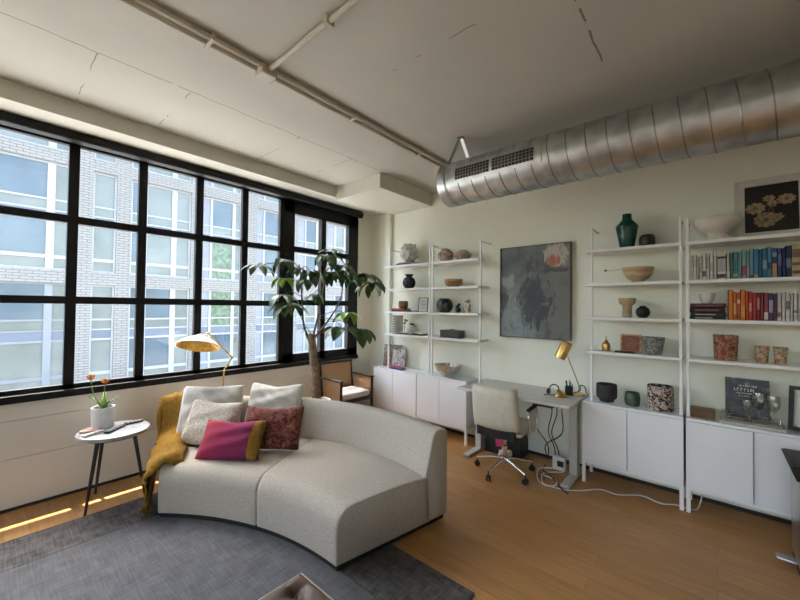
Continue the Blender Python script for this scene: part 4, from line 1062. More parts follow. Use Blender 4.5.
# third shelf
flat_book('thick red book under the small woven pot on the third left shelf', (-3.40, 3.94, Z3+.016), .22, .17, .030, (.45, .05, .055), .04, gbk)
flat_book('dark book underneath the red book on the third left shelf', (-3.33, 3.95, Z3), .36, .20, .016, (.06, .035, .035), 0, gbk)
M['basket'] = ramp_mat('woven_brown_basket', [(.3, (.14, .075, .03)), (.7, (.33, .20, .09))], 60, .8, 'wave', distortion=4, bump=.4)
vase('woven_pot', 'small brown woven pot standing on the red book', 'pot', shell(sm([(.055, 0), (.068, .03), (.068, .085), (.062, .105)])), (-3.365, 3.94, Z3+.046), M['basket'])
def frame_pic(name, label, cat, c, w, h, fm, pm, lean=.12, mat_w=.0, mm=None, fw=.01, d=.016, ang=0.0, art=None):
    """a picture standing on its lower edge, leaning back"""
    t = thing(name, label, cat, c); Rm = rotz(ang) @ Matrix.Rotation(-lean, 3, 'X')
    def at(x, y, z): return Vector(c)+Rm @ Vector((x, y, z))
    q = MB()
    for x in (-w/2+fw/2, w/2-fw/2): q.obox(at(x, 0, h/2), (fw, d, h), Rm)
    for z in (fw/2, h-fw/2): q.obox(at(0, 0, z), (w-2*fw, d, fw), Rm)
    q.build('frame', fm, t)
    if mat_w: MB().obox(at(0, .001, h/2), (w-2*fw, .004, h-2*fw), Rm).build('mount', mm, t)
    o = MB().obox(at(0, -.002 if mat_w else 0, h/2), (w-2*fw-2*mat_w, .004, h-2*fw-2*mat_w), Rm).build('picture', pm, t)
    if art:
        q = MB(); art(q, lambda x, z: at(x, -.006, h/2+z), Rm); 
        q.build('drawing', None, o)
    return t
M['sketch'] = mat('sketch_paper', (.66, .66, .65), .9, var=.03)
def ink(q, at, Rm):
    q.use(M['vblack'])
    for pts in ([(-.03, -.02), (.0, .01), (.03, -.01), (.045, .03)], [(-.035, .02), (-.01, .045), (.02, .05)], [(-.02, -.05), (.01, -.04), (.03, -.055)]):
        q.tube(smoothpath([at(x, z) for x, z in pts], 4), .0025, 5)
frame_pic('picture_frame', 'small white-framed ink sketch on the third left shelf', 'picture', (-3.03, 3.96, Z3), .155, .20, M['oak_dark'], M['sketch'], .10, art=ink, fw=.006)
vase('vase', 'squat dark green ribbed vase on the third left shelf', 'vase', shell(sm([(.06, 0), (.095, .045), (.105, .10), (.09, .15), (.065, .175), (.068, .182)])), (-2.665, YS_, Z3), M['dkgreen'], 48, lambda a, r, z: r*(1+.035*math.cos(a*14)))
q = MB()
for (x, z, r) in ((0, .035, .036), (-.012, .075, .024), (.012, .10, .02)): q.sphere((-2.46+x, YS_, Z3+z), r, 14, 10)
tag(q.build('knobbly_figure', M['vblack'], None, origin=(-2.46, YS_, Z3), smooth='all'), 'small black knobbly figure between the green vase and the beige one', 'figurine')
q = MB()
for (x, y, z, r) in ((0, 0, .032, .036), (-.02, .01, .075, .03), (.018, -.01, .09, .032), (-.01, -.01, .125, .03), (.012, .008, .15, .022)): q.sphere((-2.325+x, YS_+y, Z3+z), r, 14, 10)
tag(q.build('knobbly_figure', M['beige'], None, origin=(-2.325, YS_, Z3), smooth='all'), 'beige knobbly stone figure at the right end of the third left shelf', 'figurine')
# fourth shelf
t = thing('book', 'upright book with a black and white banded spine on the fourth left shelf', 'book', (-3.47, 3.93, Z4))
M['bands'] = ramp_mat('black_white_banded_cloth', [(.49, (.02, .02, .02)), (.51, (.7, .7, .68))], 9, .7, 'wave', stretch=(0, 0, 1))
q = MB(); q.box(-3.487, -3.483, 3.86, 4.04, Z4, Z4+.262); q.box(-3.453, -3.449, 3.86, 4.04, Z4, Z4+.262); q.box(-3.487, -3.449, 3.856, 3.86, Z4, Z4+.262); q.build('cover', M['sketch'], t); MB().box(-3.4872, -3.4488, 3.853, 3.8558, Z4+.001, Z4+.261).build('spine', M['bands'], t)
MB().box(-3.482, -3.454, 3.861, 4.03, Z4+.004, Z4+.258).build('pages', M['paper'], t)
t = thing('book', 'open dark-covered book lying flat under the pale teapot', 'book', (-3.18, 3.93, Z4))
MB().box(-3.40, -2.97, 3.85, 4.02, Z4, Z4+.012, .003).build('cover', bookmat((.04, .04, .04)), t)
rows = [[Vector((-3.18+.20*u, y, Z4+.013+.020*(1-abs(u))**.5*abs(math.sin(u*PI*.9))+.008)) for u in [-1+2*i/20 for i in range(21)]] for y in (3.86, 4.01)]
MB().grid(rows).build('pages', M['paper'], t, smooth='all', solid=.006)
tpz = Z4+.036; tp_ = thing('teapot', 'pale grey-green teapot with a dark knob standing on the open book', 'teapot', (-3.20, 3.93, tpz))
M['celadon'] = mat('pale_celadon_glaze', (.48, .49, .42), .4, var=.08)
MB().lathe(shell(sm([(.04, 0), (.075, .02), (.082, .055), (.06, .08), (.04, .085)])), (-3.19, 3.93, tpz), 28).build('pot_body', M['celadon'], tp_, smooth=60)
MB().lathe([(0, .084), (.042, .084), (.035, .094), (.0, .098)], (-3.19, 3.93, tpz), 24).build('lid', M['celadon'], tp_, smooth=60)
MB().tube([(-3.22, 3.93, tpz+.11), (-3.16, 3.93, tpz+.11)], .010, 8).build('knob', M['vblack'], tp_)
MB().tube(smoothpath([(-3.255, 3.93, tpz+.03), (-3.31, 3.93, tpz+.06), (-3.34, 3.93, tpz+.115)], 5), [.016, .015, .014, .013, .012, .011, .010, .009, .008, .008, .008], 10).build('spout', M['celadon'], tp_, smooth=60)
MB().tube(smoothpath([(-3.115, 3.93, tpz+.06), (-3.08, 3.93, tpz+.06), (-3.075, 3.93, tpz+.03), (-3.115, 3.93, tpz+.02)], 5), .007, 8).build('handle', M['celadon'], tp_, smooth=60)
q = MB(); q.tube(smoothpath([(-3.385, 3.99, Z4+.03), (-3.375, 3.98, Z4+.12), (-3.345, 3.97, Z4+.20)], 5), .004, 6); 
tw = q.build('twig', M['vblack'], None, origin=(-3.385, 3.99, Z4+.03), smooth=60); tag(tw, 'thin dark twig with round buds standing behind the teapot', 'twig')
q = MB()
for (x, z) in ((-3.355, .20), (-3.32, .19), (-3.365, .155)): q.sphere((x, 3.97, Z4+z), .014, 10, 8)
q.tube([(-3.372, 3.98, Z4+.13), (-3.32, 3.97, Z4+.19)], .003, 5)
q.build('bud', M['vblack'], tw, smooth='all')
gx = thing('lidded_box', 'dark olive lidded box on the fourth left shelf', 'box', (-2.545, YS_, Z4))
MB().box(-2.68, -2.41, 3.87, 4.03, Z4, Z4+.075, .004).build('box_body', M['olivebox'], gx); MB().box(-2.684, -2.406, 3.866, 4.034, Z4+.075, Z4+.095, .004).build('lid', M['olivebox'], gx)
MB().box(-2.58, -2.51, 3.93, 3.97, Z4+.095, Z4+.107, .004).build('handle', M['olivebox'], gx)
# on the left cabinets
M['cover_a'] = ramp_mat('colourful_photo_cover', [(.36, (.04, .02, .02)), (.44, (.16, .06, .035)), (.52, (.34, .18, .10)), (.60, (.10, .10, .12)), (.70, (.55, .50, .48))], 13, .45, distortion=1.5)
M['cover_b'] = ramp_mat('pale_floral_cover', [(.36, (.10, .09, .09)), (.48, (.50, .49, .47)), (.62, (.62, .61, .60))], 22, .45, distortion=1.0)
def lean_book(label, c, w, h, d, m, lean, ang, g):
    t = thing('book', label, 'book', c, g); Rm = rotz(ang) @ Matrix.Rotation(-lean, 3, 'X')
    def at(x, y, z): return Vector(c)+Rm @ Vector((x, y, z))
    MB().obox(at(0, 0, h/2), (w, .004, h), Rm).build('cover', m, t); MB().obox(at(0, d/2, h/2), (w-.006, d-.005, h-.006), Rm).build('pages', M['paper'], t)
    MB().obox(at(0, d, h/2), (w, .004, h), Rm).build('back_cover', m, t); return t
lean_book('large dark photo book leaning on the corner cabinet under the shelves', (-3.62, 3.985, ZCB+.005), .29, .32, .03, M['cover_a'], .12, .22, None)
lean_book('pale floral book leaning in front of the dark photo book', (-3.42, 3.905, ZCB+.041), .19, .24, .02, M['cover_b'], .18, .35, None)
flat_book('pink book lying flat in front of the leaning photo books', (-3.415, 3.885, ZCB+.018), .23, .075, .018, (.55, .10, .20), -.1, gbk)
flat_book('blue book lying flat beneath the pink book on the corner cabinet', (-3.415, 3.885, ZCB), .25, .09, .018, (.03, .04, .25), -.05, gbk)
vase('bowl', 'wide fluted silver bowl on the cabinet left of the desk', 'bowl', shell(sm([(.05, 0), (.055, .012), (.10, .05), (.145, .105), (.166, .15)])), (-2.60, 3.93, ZCB), M['silver'], 64, lambda a, r, z: r*(1+.05*math.cos(a*16)*min(1, z/.08)))

# --- unit A, right of the desk
vase('vase', 'tall bottle-green faceted vase on the top shelf right of the painting', 'vase', shell([(.055, 0), (.058, .004), (.093, .205), (.091, .212), (.044, .268), (.04, .275), (.038, .322), (.036, .325)]), (-.625, YS_, Q1), M['vgreen'], 20, smooth=35)
M['darkpat'] = ramp_mat('dark_patterned_lacquer', [(.40, (.012, .010, .008)), (.52, (.12, .09, .05)), (.56, (.02, .016, .012))], 45, .4, 'voronoi')
vase('jar', 'small dark speckled jar beside the tall green vase', 'jar', shell(sm([(.05, 0), (.062, .03), (.062, .08), (.05, .105), (.046, .11)])), (-.468, YS_, Q1), M['darkpat'])
vase('bowl', 'wide pale wooden bowl on the second shelf right of the painting', 'bowl', shell(sm([(.04, 0), (.045, .01), (.095, .055), (.124, .125), (.128, .138)])), (-.54, YS_, Q2), M['pale_wood'])
br_ = MB().tube(smoothpath([(-.80, 3.96, Q2+.125), (-.74, 3.955, Q2+.122), (-.68, 3.95, Q2+.13), (-.60, 3.95, Q2+.10)], 5), .0035, 6).build('stick', M['pale_wood'], None, origin=(-.60, 3.95, Q2+.10), smooth=60)
tag(br_, 'thin stick with a black tip poking out of the pale wooden bowl', 'stick'); MB().sphere((-.806, 3.961, Q2+.126), .010, 10, 8).build('tip', M['vblack'], br_, smooth='all')
vase('goblet', 'sand-coloured stoneware goblet on the third shelf right of the painting', 'goblet', shell(sm([(.036, 0), (.040, .02), (.036, .08), (.040, .11), (.066, .135), (.07, .178)], 4)), (-.625, YS_, Q3), M['sand'])
vase('vase', 'small round black vase beside the sand-coloured goblet', 'vase', shell(sm([(.026, 0), (.046, .02), (.056, .05), (.046, .085), (.026, .098), (.028, .108)])), (-.502, YS_, Q3), M['vblack'])
q = MB().lathe(shell(sm([(.030, 0), (.036, .012), (.036, .06), (.018, .085), (.012, .10)])), (-.80, YS_, Q4), 22)
bc = q.build('brass_bell', M['brass'], None, origin=(-.80, YS_, Q4), smooth=60); tag(bc, 'little brass bottle with a stopper on the fourth shelf right of the desk', 'bottle')
MB().tube([(-.80, YS_, Q4+.10), (-.80, YS_, Q4+.135)], [.004, .006], 8).build('stopper', M['brass'], bc)
M['rust'] = mat('rust_red_tile', (.26, .085, .045), .6, var=.2, scale=30); M['rustlight'] = mat('cream_rosette', (.42, .30, .20), .7)
def rosette(q, at, Rm):
    q.use(M['rustlight'])
    for r, n_ in ((.022, 8), (.042, 14)):
        for k in range(n_):
            a = 2*PI*k/n_; q.obox(at(r*math.cos(a), r*math.sin(a)), (.008, .003, .008), Rm @ Matrix.Rotation(-a+.78, 3, 'Y'))
    q.obox(at(0, 0), (.012, .003, .012), Rm)
frame_pic('decorative_tile', 'square rust-red framed tile with a rosette on the fourth shelf right of the desk', 'tile', (-.600, 3.97, Q4), .165, .165, M['wood_bowl'], M['rust'], .12, art=rosette, fw=.014)
t = MB(); t.box(-.71, -.56, 3.845, 3.92, Q4, Q4+.014, .003)
tag(t.build('wooden_tray', M['oak_dark'], None, origin=(-.63, 3.88, Q4)), 'small flat dark wooden tray in front of the rust-red tile', 'tray')
M['greypat'] = ramp_mat('grey_patterned_glaze', [(.40, (.10, .105, .09)), (.56, (.30, .30, .26))], 60, .6, 'voronoi')
vase('plant_pot', 'grey patterned tapering pot on the fourth shelf right of the desk', 'pot', shell(sm([(.062, 0), (.068, .02), (.085, .13), (.088, .152)])), (-.425, YS_, Q4), M['greypat'])
M['charcoal'] = mat('charcoal_stoneware', (.028, .028, .03), .7, var=.2)
vase('plant_pot', 'round charcoal pot on the cabinet beside the desk lamp', 'pot', shell(sm([(.055, 0), (.06, .004), (.068, .025), (.082, .035), (.088, .06), (.087, .15), (.085, .165)], 4)), (-.795, YS_, ZCB), M['charcoal'])
M['mossgreen'] = ramp_mat('moss_green_glaze', [(.35, (.03, .055, .03)), (.65, (.07, .10, .06))], 22, .45)
vase('plant_pot', 'small moss-green pot between the charcoal pot and the speckled pot', 'pot', shell(sm([(.05, 0), (.06, .02), (.062, .07), (.056, .11), (.054, .118)])), (-.585, YS_, ZCB), M['mossgreen'])
M['leopard'] = ramp_mat('black_cream_speckle', [(.44, (.50, .42, .35)), (.50, (.30, .20, .16)), (.56, (.022, .018, .018))], 30, .5, detail=1, distortion=1.5)
vase('plant_pot', 'large black and cream speckled pot on the cabinet right of the moss-green pot', 'pot', shell(sm([(.09, 0), (.096, .01), (.098, .10), (.096, .20), (.094, .212)], 4)), (-.375, YS_, ZCB), M['leopard'])

# --- unit B, the book shelves
M['plaster'] = mat('white_plaster', (.70, .68, .62), .9, var=.06, scale=14, bump=.15)
vase('compote_bowl', 'white pedestal bowl on the top shelf above the books', 'bowl', shell(sm([(.075, 0), (.072, .025), (.058, .05), (.066, .068), (.11, .092), (.145, .135), (.154, .165), (.149, .185)])), (.012, 3.93, Q1), M['plaster'], 40)
# flower picture leaning against the wall
M['artblack'] = mat('black_art_ground', (.012, .011, .010), .6); M['petal'] = mat('dry_beige_petal', (.36, .27, .16), .8, var=.3, scale=40); M['petal_dark'] = mat('brown_petal_centre', (.17, .11, .055), .8, var=.3, scale=60)
M['matboard'] = mat('pale_mount_board', (.68, .67, .61), .85, var=.02)
def flowers(q, at, Rm):
    def flower(cx, cz, r, n_, e=.8):
        q.use(M['petal'])
        for ring, k_ in ((1.0, n_), (.6, n_-2)):
            for k in range(k_):
                a = 2*PI*k/k_+ring; px, pz = cx+math.cos(a)*r*.55*ring, cz+math.sin(a)*r*.55*ring*e
                pts = [at(px+math.cos(a)*r*.45*ring*math.cos(u)-math.sin(a)*r*.30*math.sin(u), pz+(math.sin(a)*r*.45*ring*math.cos(u)+math.cos(a)*r*.30*math.sin(u))*e) for u in [2*PI*i/10 for i in range(10)]]
                off = Rm @ Vector((0, -.0006*(3-2*ring), 0)); q.grid([[p+off for p in pts], [p-off*.5 for p in pts]], closed_u=True, cap=True)
        q.use(M['petal_dark'])
        for k in range(7):
            a = k*.9; q.obox(at(cx+math.cos(a)*r*.16, cz+math.sin(a)*r*.16*e)+Rm @ Vector((0, -.002, 0)), (r*.12, .002, r*.12), Rm)
    flower(-.088, .005, .062, 9); flower(.085, .055, .055, 9); flower(-.01, .075, .038, 7); flower(-.03, -.095, .072, 10, .9); flower(.035, -.08, .04, 6); flower(.01, .03, .035, 6)
    q.use(M['petal_dark'])
    for pts in ([(-.02, -.05), (.0, .0), (.01, .05)], [(.02, -.06), (.01, .0), (.05, .04)]): q.tube(smoothpath([at(x, z) for x, z in pts], 4), .003, 5)
frame_pic('picture_frame', 'pale-framed picture of dried flowers on black leaning above the book shelves', 'picture', (.332, 4.045, Q1), .42, .50, M['matboard'], M['artblack'], .10, mat_w=.048, mm=M['matboard'], fw=.012, art=flowers)
ORD = ['leftmost', 'second', 'third', 'fourth', 'fifth', 'sixth', 'seventh', 'eighth', 'ninth', 'tenth', 'eleventh', 'twelfth', 'thirteenth', 'fourteenth', 'fifteenth', 'sixteenth', 'seventeenth', 'eighteenth', 'nineteenth', 'twentieth', '21st', '22nd', '23rd', '24th', '25th', '26th', '27th', '28th', '29th', '30th']
def upright_book(label, x0, x1, h, d, z, col, group, band=None, lean=0.0):
    t = thing('book', label, 'book', ((x0+x1)/2, 3.86, z), group); m = bookmat(col); th = .003; y0 = 3.85+rnd.uniform(0, .012); Rm = Matrix.Rotation(lean, 3, 'Y')
    cx = (x0+x1)/2; P0 = Vector((cx, y0+d/2, z))
    def ob(mb, x, y, zz, s): mb.obox(P0+Rm @ Vector((x, y, zz)), s, Rm); return mb
    w_ = x1-x0
    q = MB(); ob(q, -w_/2+th/2, 0, h/2, (th, d, h)); ob(q, w_/2-th/2, 0, h/2, (th, d, h)); ob(q, 0, -d/2+th/2, h/2, (w_, th, h))
    q.build('cover', m, t)
    if w_ > .009: ob(MB(), 0, .001, h/2-.001, (w_-2*th, d-.006, h-.006)).build('pages', M['paper'], t)
    if band:
        for (z0, z1, c) in band: ob(MB(), 0, -d/2-.0008, h*(z0+z1)/2, (w_*.9, .002, h*(z1-z0))).build('spine_label', bookmat(c), t)
WH = (.60, .57, .50); INK = (.05, .05, .05)
row = [  # width, height, colour, colour word, bands on the spine
 (.013, .205, (.62, .58, .50), 'cream', None), (.016, .215, (.58, .54, .46), 'beige', [(.5, .8, (.42, .38, .32))]), (.010, .190, (.50, .46, .40), 'taupe', None), (.014, .198, (.60, .57, .52), 'off-white', [(.3, .7, (.40, .36, .3))]),
 (.017, .222, (.64, .62, .57), 'white', [(.12, .32, (.08, .08, .07))]), (.016, .218, WH, 'ivory', [(.4, .85, (.38, .36, .32))]), (.016, .226, (.63, .61, .56), 'pale', [(.3, .6, (.45, .42, .38))]),
 (.014, .190, (.66, .64, .60), 'white', None), (.040, .192, (.60, .60, .57), 'thick white', [(.30, .88, (.40, .40, .38)), (.06, .22, (.07, .07, .07)), (.86, .95, (.06, .06, .06))]), (.015, .205, (.42, .42, .37), 'grey-beige', [(.1, .3, (.6, .6, .58))]),
 (.012, .21, (.10, .17, .15), 'dark green', None), (.020, .212, (.05, .19, .19), 'teal', [(.08, .2, (.35, .42, .42))]), (.015, .210, (.10, .26, .23), 'sea-green', None),
 (.018, .226, (.22, .36, .33), 'pale teal', [(.1, .45, (.32, .07, .08))]), (.012, .215, (.14, .28, .27), 'grey-teal', [(.1, .4, (.36, .3, .28))]), (.016, .228, (.13, .26, .33), 'light blue', [(.02, .12, (.03, .06, .16))]),
 (.019, .224, (.05, .20, .32), 'bright blue', [(.02, .12, (.42, .32, .06))]), (.013, .218, (.02, .09, .18), 'deep blue', None), (.019, .222, (.03, .15, .27), 'cobalt', [(.3, .6, (.2, .32, .4))]),
 (.018, .232, (.06, .21, .33), 'sky blue', [(.3, .5, (.03, .06, .12))]), (.019, .222, (.03, .06, .15), 'navy', [(.02, .48, (.48, .27, .10)), (.7, .85, (.2, .26, .35))]), (.017, .218, (.03, .05, .17), 'indigo', [(.4, .8, (.12, .13, .3))]), (.014, .214, (.02, .03, .11), 'dark indigo', None), (.020, .232, (.015, .03, .09), 'midnight blue', [(.3, .6, (.15, .19, .28))]),
 (.034, .238, (.44, .36, .20), 'mottled tan', [(.1, .2, (.1, .07, .04)), (.35, .45, (.15, .1, .05)), (.6, .85, (.16, .11, .06))]), (.022, .240, (.60, .37, .03), 'yellow', [(.3, .7, (.5, .3, .02))]), (.020, .225, (.62, .42, .08), 'pale yellow', None)]
x = -.158; row = [(a*1.43,)+tuple(r) for a, *r in row]
for i, (w_, h, c, word, bd) in enumerate(row):
    side = '%s from the left' % ORD[i] if i else 'leftmost'
    upright_book('%s book, %s in the upper row of upright books' % (word, side), x, x+w_-.0012, h, rnd.uniform(.15, .17), Q2, c, 'books in the upper row', bd); x += w_
row2 = [(.024, .238, (.62, .20, .03), 'bright orange', None), (.020, .222, (.50, .11, .025), 'burnt orange', [(.2, .6, (.6, .3, .1))]), (.018, .215, (.48, .10, .03), 'orange-red', [(.6, .75, (.7, .45, .25))]),
 (.024, .236, (.60, .15, .02), 'tall orange', [(.1, .5, (.65, .28, .06))]), (.016, .226, (.50, .07, .02), 'vermilion', None), (.017, .222, (.42, .035, .025), 'scarlet', [(.3, .6, (.6, .25, .2))]), (.022, .214, (.36, .02, .025), 'red', None),
 (.016, .212, (.20, .015, .03), 'maroon', [(.4, .8, (.4, .2, .1))]), (.018, .214, (.28, .03, .06), 'crimson', None), (.022, .212, (.27, .05, .09), 'rose-red', [(.05, .3, (.6, .55, .5))]), (.022, .208, (.09, .04, .10), 'purple', [(.3, .75, (.35, .3, .38))]), (.018, .20, (.06, .04, .07), 'dark plum', None),
 (.020, .212, (.60, .58, .55), 'white', [(.15, .3, (.4, .1, .12))]), (.018, .205, (.52, .51, .49), 'light grey', None), (.020, .212, (.62, .61, .57), 'ivory', [(.4, .7, (.15, .15, .15))]), (.014, .20, (.55, .52, .47), 'cream', None), (.020, .205, (.58, .57, .54), 'off-white', [(.3, .4, (.2, .2, .2))]), (.02, .195, (.62, .60, .56), 'pale white', None)]
x = .075; row2 = [(a*1.13,)+tuple(r) for a, *r in row2]
for i, (w_, h, c, word, bd) in enumerate(row2):
    side = '%s from the left' % ORD[i] if i else 'leftmost'
    upright_book('%s book, %s in the orange-to-white lower row of upright books' % (word, side), x, x+w_-.0012, h, rnd.uniform(.15, .17), Q3, c, 'books in the lower row', bd); x += w_
# stack of dark books with a white bowl
z = Q3
for i, (h, c, lab) in enumerate(((.026, (.02, .02, .022), 'lowest of the four dark books stacked under the white cup'), (.029, (.03, .03, .032), 'second from the bottom of the dark books stacked under the white cup'), (.042, (.014, .014, .015), 'thick black book, third from the bottom of the stack under the white cup'), (.033, (.10, .02, .025), 'dark red topmost book of the stack under the white cup'))):
    t = flat_book(lab, (-.052+[0, .004, -.004, .003][i], 3.95, z), .225, .16, h, c, 0, 'dark books in the stack')
    MB().box(-.13, -.02+.02*i, 3.867, 3.8685, z+h*.3, z+h*.65).build('spine_label', bookmat((.34, .33, .31) if i < 2 else (.16, .07, .06)), t); z += h
vase('cup', 'white bowl-shaped cup on top of the stacked dark books', 'cup', shell(sm([(.028, 0), (.036, .01), (.05, .055), (.052, .085)])), (-.055, YS_, z), M['pot_white'])
M['redspeck'] = ramp_mat('red_speckled_glass', [(.42, (.24, .04, .022)), (.50, (.34, .13, .07)), (.58, (.42, .32, .20)), (.64, (.20, .04, .03))], 34, .25, detail=1, distortion=1.0)
vase('vase', 'large red speckled glass vase on the fourth shelf below the books', 'vase', shell(sm([(.068, 0), (.072, .008), (.075, .10), (.078, .19), (.079, .198)], 4)), (.058, YS_, Q4), M['redspeck'])
M['tumbler'] = ramp_mat('amber_speckled_glass', [(.40, (.30, .10, .045)), (.48, (.38, .28, .16)), (.60, (.42, .38, .26))], 36, .25, detail=1, distortion=1.2)
for xx, lab in ((.268, 'left one of two small amber speckled tumblers beside the red vase'), (.366, 'right one of two small amber speckled tumblers beside the red vase')):
    vase('tumbler', lab, 'glass', shell(sm([(.030, 0), (.033, .006), (.036, .07), (.041, .12), (.042, .126)], 4), .004), (xx, YS_, Q4), M['tumbler'], group='amber tumblers')
# on the right-hand cabinet
tb = thing('wooden_box', 'low brown wooden box on the cabinet left of the dark poster', 'box', (-.085, 3.93, ZCB))
M['brownwood'] = ramp_mat('brown_box_wood', [(.3, (.085, .035, .014)), (.7, (.17, .08, .035))], 10, .5, stretch=(1, 8, 8))
MB().box(-.165, -.008, 3.86, 4.0, ZCB, ZCB+.048, .003).build('box_body', M['brownwood'], tb); MB().box(-.167, -.006, 3.858, 4.002, ZCB+.0485, ZCB+.068, .003).build('lid', M['brownwood'], tb)
# dark poster-like book with pale lettering
ps_ = (.185, 4.03, ZCB+.003); t = thing('book', 'dark picture book with rows of pale lettering leaning behind the glasses', 'book', ps_)
Rm = Matrix.Rotation(-.12, 3, 'X'); hh, ww = .33, .26
M['darkcover'] = ramp_mat('black_and_white_cover_photo', [(.46, (.014, .014, .015)), (.60, (.05, .05, .052)), (.68, (.28, .28, .27))], 20, .4, detail=5)
def at(x, y, z): return Vector(ps_)+Rm @ Vector((x, y, z))
cv_ = MB().obox(at(0, 0, hh/2), (ww, .006, hh), Rm).build('cover', M['darkcover'], t); MB().obox(at(0, .014, hh/2), (ww-.008, .020, hh-.008), Rm).build('pages', M['paper'], t)
q = MB(); rr = random.Random(5)
for (zz, x0, x1, s) in ((.272, -.045, .055, .013), (.240, -.075, .06, .022), (.212, -.06, .03, .010), (.19, -.05, .02, .009)):
    xx = x0
    while xx < x1:
        gw = s*rr.uniform(.45, .75); k = rr.random()
        q.obox(at(xx+gw*.1, -.004, zz), (s*.16, .002, s), Rm)
        if k < .6: q.obox(at(xx+gw*.45, -.004, zz+s*.42), (gw*.7, .002, s*.16), Rm)
        if k > .3: q.obox(at(xx+gw*.45, -.004, zz-s*.42), (gw*.7, .002, s*.16), Rm)
        if .2 < k < .8: q.obox(at(xx+gw*.8, -.004, zz), (s*.16, .002, s*.8), Rm)
        xx += gw*1.45
q.build('lettering', M['pot_white'], cv_)
# two pale magazines and the mirrored tray with glasses
flat_book('large pale book lying flat under the mirrored tray on the right cabinet', (.20, 3.905, ZCB), .36, .18, .026, (.55, .54, .50), 0, gbk)
ty = thing('mirror_tray', 'rimmed silver tray holding stemmed glasses on the right cabinet', 'tray', (.19, 3.905, ZCB+.027))
tz = ZCB+.0265
MB().box(.03, .365, 3.83, 3.98, tz, tz+.006, .002).build('tray_base', M['silver'], ty)
q = MB(); q.tube([(.03, 3.83, tz+.032), (.365, 3.83, tz+.032), (.365, 3.98, tz+.032), (.03, 3.98, tz+.032), (.03, 3.83, tz+.032)], .004, 6)
for xx in (.03, .1975, .365):
    for yy in (3.83, 3.98): q.tube([(xx, yy, tz+.004), (xx, yy, tz+.032)], .003, 6)
q.build('rim', M['chrome'], ty, smooth=50)
gp = [(.030, 0), (.031, .003), (.004, .008), (.0035, .075), (.016, .088), (.034, .12), (.038, .165), (.033, .20)]
def gl(x_, y_, s, lab):
    pr = [(r*s, z_*s) for r, z_ in gp]; inner = [(r-.0016, z_) for r, z_ in reversed(pr[4:])]
    o = MB().lathe([(0, 0)]+pr+inner+[(0, pr[4][1]+.002)], (x_, y_, tz+.0065), 24).build('wine_glass', M['clear'], None, origin=(x_, y_, tz+.0065), smooth=50)
    tag(o, lab, 'glass', 'stemmed glasses on the tray')
gl(.322, 3.90, 1.05, 'rightmost stemmed glass on the silver tray'); gl(.245, 3.925, 1.1, 'middle stemmed glass on the silver tray'); gl(.18, 3.90, .8, 'shorter stemmed glass in front of the lettered book')
q = MB().lathe(shell(sm([(.02, 0), (.022, .004), (.008, .02), (.03, .05), (.045, .058)], 4), .002), (.075, 3.905, tz+.0065), 24)
tag(q.build('coupe_glass', M['clear'], None, origin=(.075, 3.905, tz+.0065), smooth=50), 'wide shallow coupe glass at the left end of the silver tray', 'glass')
frame_pic('picture_frame', 'black deep-framed picture leaning at the far right end of the cabinet', 'picture', (.50, 3.93, ZCB+.006), .20, .32, M['vblack'], M['matboard'], .20, mat_w=.03, mm=M['matboard'], fw=.025, d=.05, ang=-.25)


# ------------------------------------------------------------------ light
wd = bpy.data.worlds.new('sky'); scene.world = wd; wd.use_nodes = True
nt = wd.node_tree; nt.nodes.clear()
o_ = N(nt, 'ShaderNodeOutputWorld'); bg = N(nt, 'ShaderNodeBackground'); sk = N(nt, 'ShaderNodeTexSky')
sk.sky_type = 'NISHITA'; sk.sun_disc = False; sk.sun_elevation = math.radians(60); sk.sun_rotation = math.radians(-90); sk.dust_density = 3.0; sk.air_density = 1.0
hs = N(nt, 'ShaderNodeHueSaturation'); hs.inputs['Saturation'].default_value = .75; nt.links.new(sk.outputs[0], hs.inputs['Color']); nt.links.new(hs.outputs[0], bg.inputs[0]); nt.links.new(bg.outputs[0], o_.inputs[0]); bg.inputs[1].default_value = 1.0
sl = bpy.data.lights.new('sun', 'SUN'); sl.energy = 12; sl.angle = math.radians(.53); sl.color = (1, .93, .82)
so = bpy.data.objects.new('sun', sl); COL.objects.link(so)
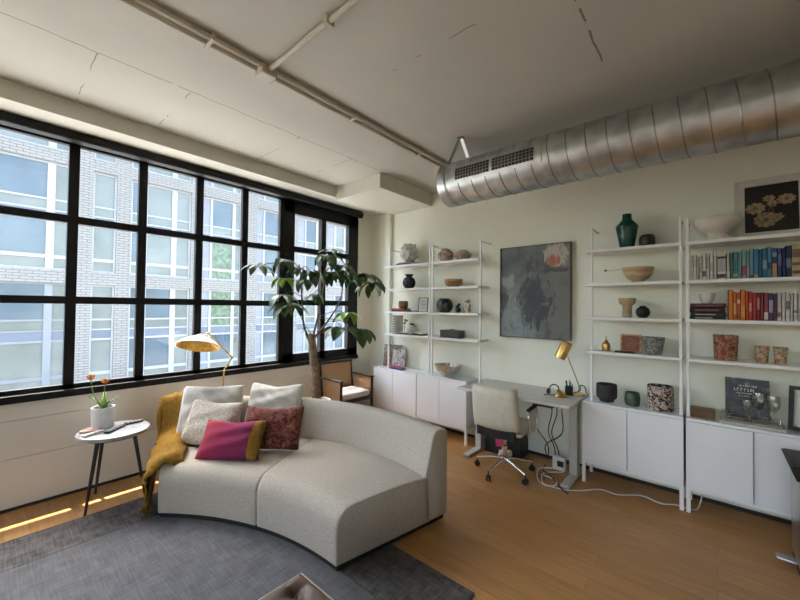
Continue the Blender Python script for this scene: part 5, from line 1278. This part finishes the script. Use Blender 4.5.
sd = Vector((1, .10, -3.5)).normalized(); so.rotation_euler = sd.to_track_quat('-Z', 'Y').to_euler()
pl = bpy.data.lights.new('window_portal', 'AREA'); pl.shape = 'RECTANGLE'; pl.size = WY1-WY0; pl.size_y = WZ1-WZ0
pl.cycles.is_portal = True
po = bpy.data.objects.new('window_portal', pl); COL.objects.link(po); po.location = (XG-.1, (WY0+WY1)/2, (WZ0+WZ1)/2)
po.rotation_euler = Matrix(((0, 0, -1), (1, 0, 0), (0, -1, 0))).to_euler()   # shines along +X

pl2 = bpy.data.lights.new('window_portal', 'AREA'); pl2.shape = 'RECTANGLE'; pl2.size = FX1-FX0; pl2.size_y = 2.6; pl2.cycles.is_portal = True  # portal for the added window behind the camera
po2 = bpy.data.objects.new('window_portal', pl2); COL.objects.link(po2); po2.location = ((FX0+FX1)/2, YS-.25, 1.8); po2.rotation_euler = (PI/2, 0, PI)
# ------------------------------------------------------------------ camera
cam = bpy.data.cameras.new('camera'); cam.sensor_width = 36; cam.lens = 36*363.0/800; cam.clip_start = .05; cam.clip_end = 300
co = bpy.data.objects.new('camera', cam); COL.objects.link(co); scene.camera = co
yaw, pit, rol = math.radians(41.03), math.radians(1.1625), math.radians(.6387)
F = Vector((-math.sin(yaw)*math.cos(pit), math.cos(yaw)*math.cos(pit), math.sin(pit)))
R = Vector((math.cos(yaw), math.sin(yaw), 0)); U = R.cross(F)
R2 = math.cos(rol)*R+math.sin(rol)*U; U2 = -math.sin(rol)*R+math.cos(rol)*U
mt = Matrix((R2, U2, -F)).transposed().to_4x4(); mt.translation = (0, 0, 1.64); co.matrix_world = mt

scene.view_settings.view_transform = 'Standard'; scene.view_settings.look = 'None'
scene.view_settings.gamma = 1; scene.view_settings.use_curve_mapping = False
scene.view_settings.exposure = 0.95
scene.cycles.max_bounces = 10; scene.cycles.diffuse_bounces = 7; scene.cycles.transparent_max_bounces = 12; scene.cycles.caustics_reflective = False; scene.cycles.caustics_refractive = False
scene.cycles.sample_clamp_indirect = 8.0
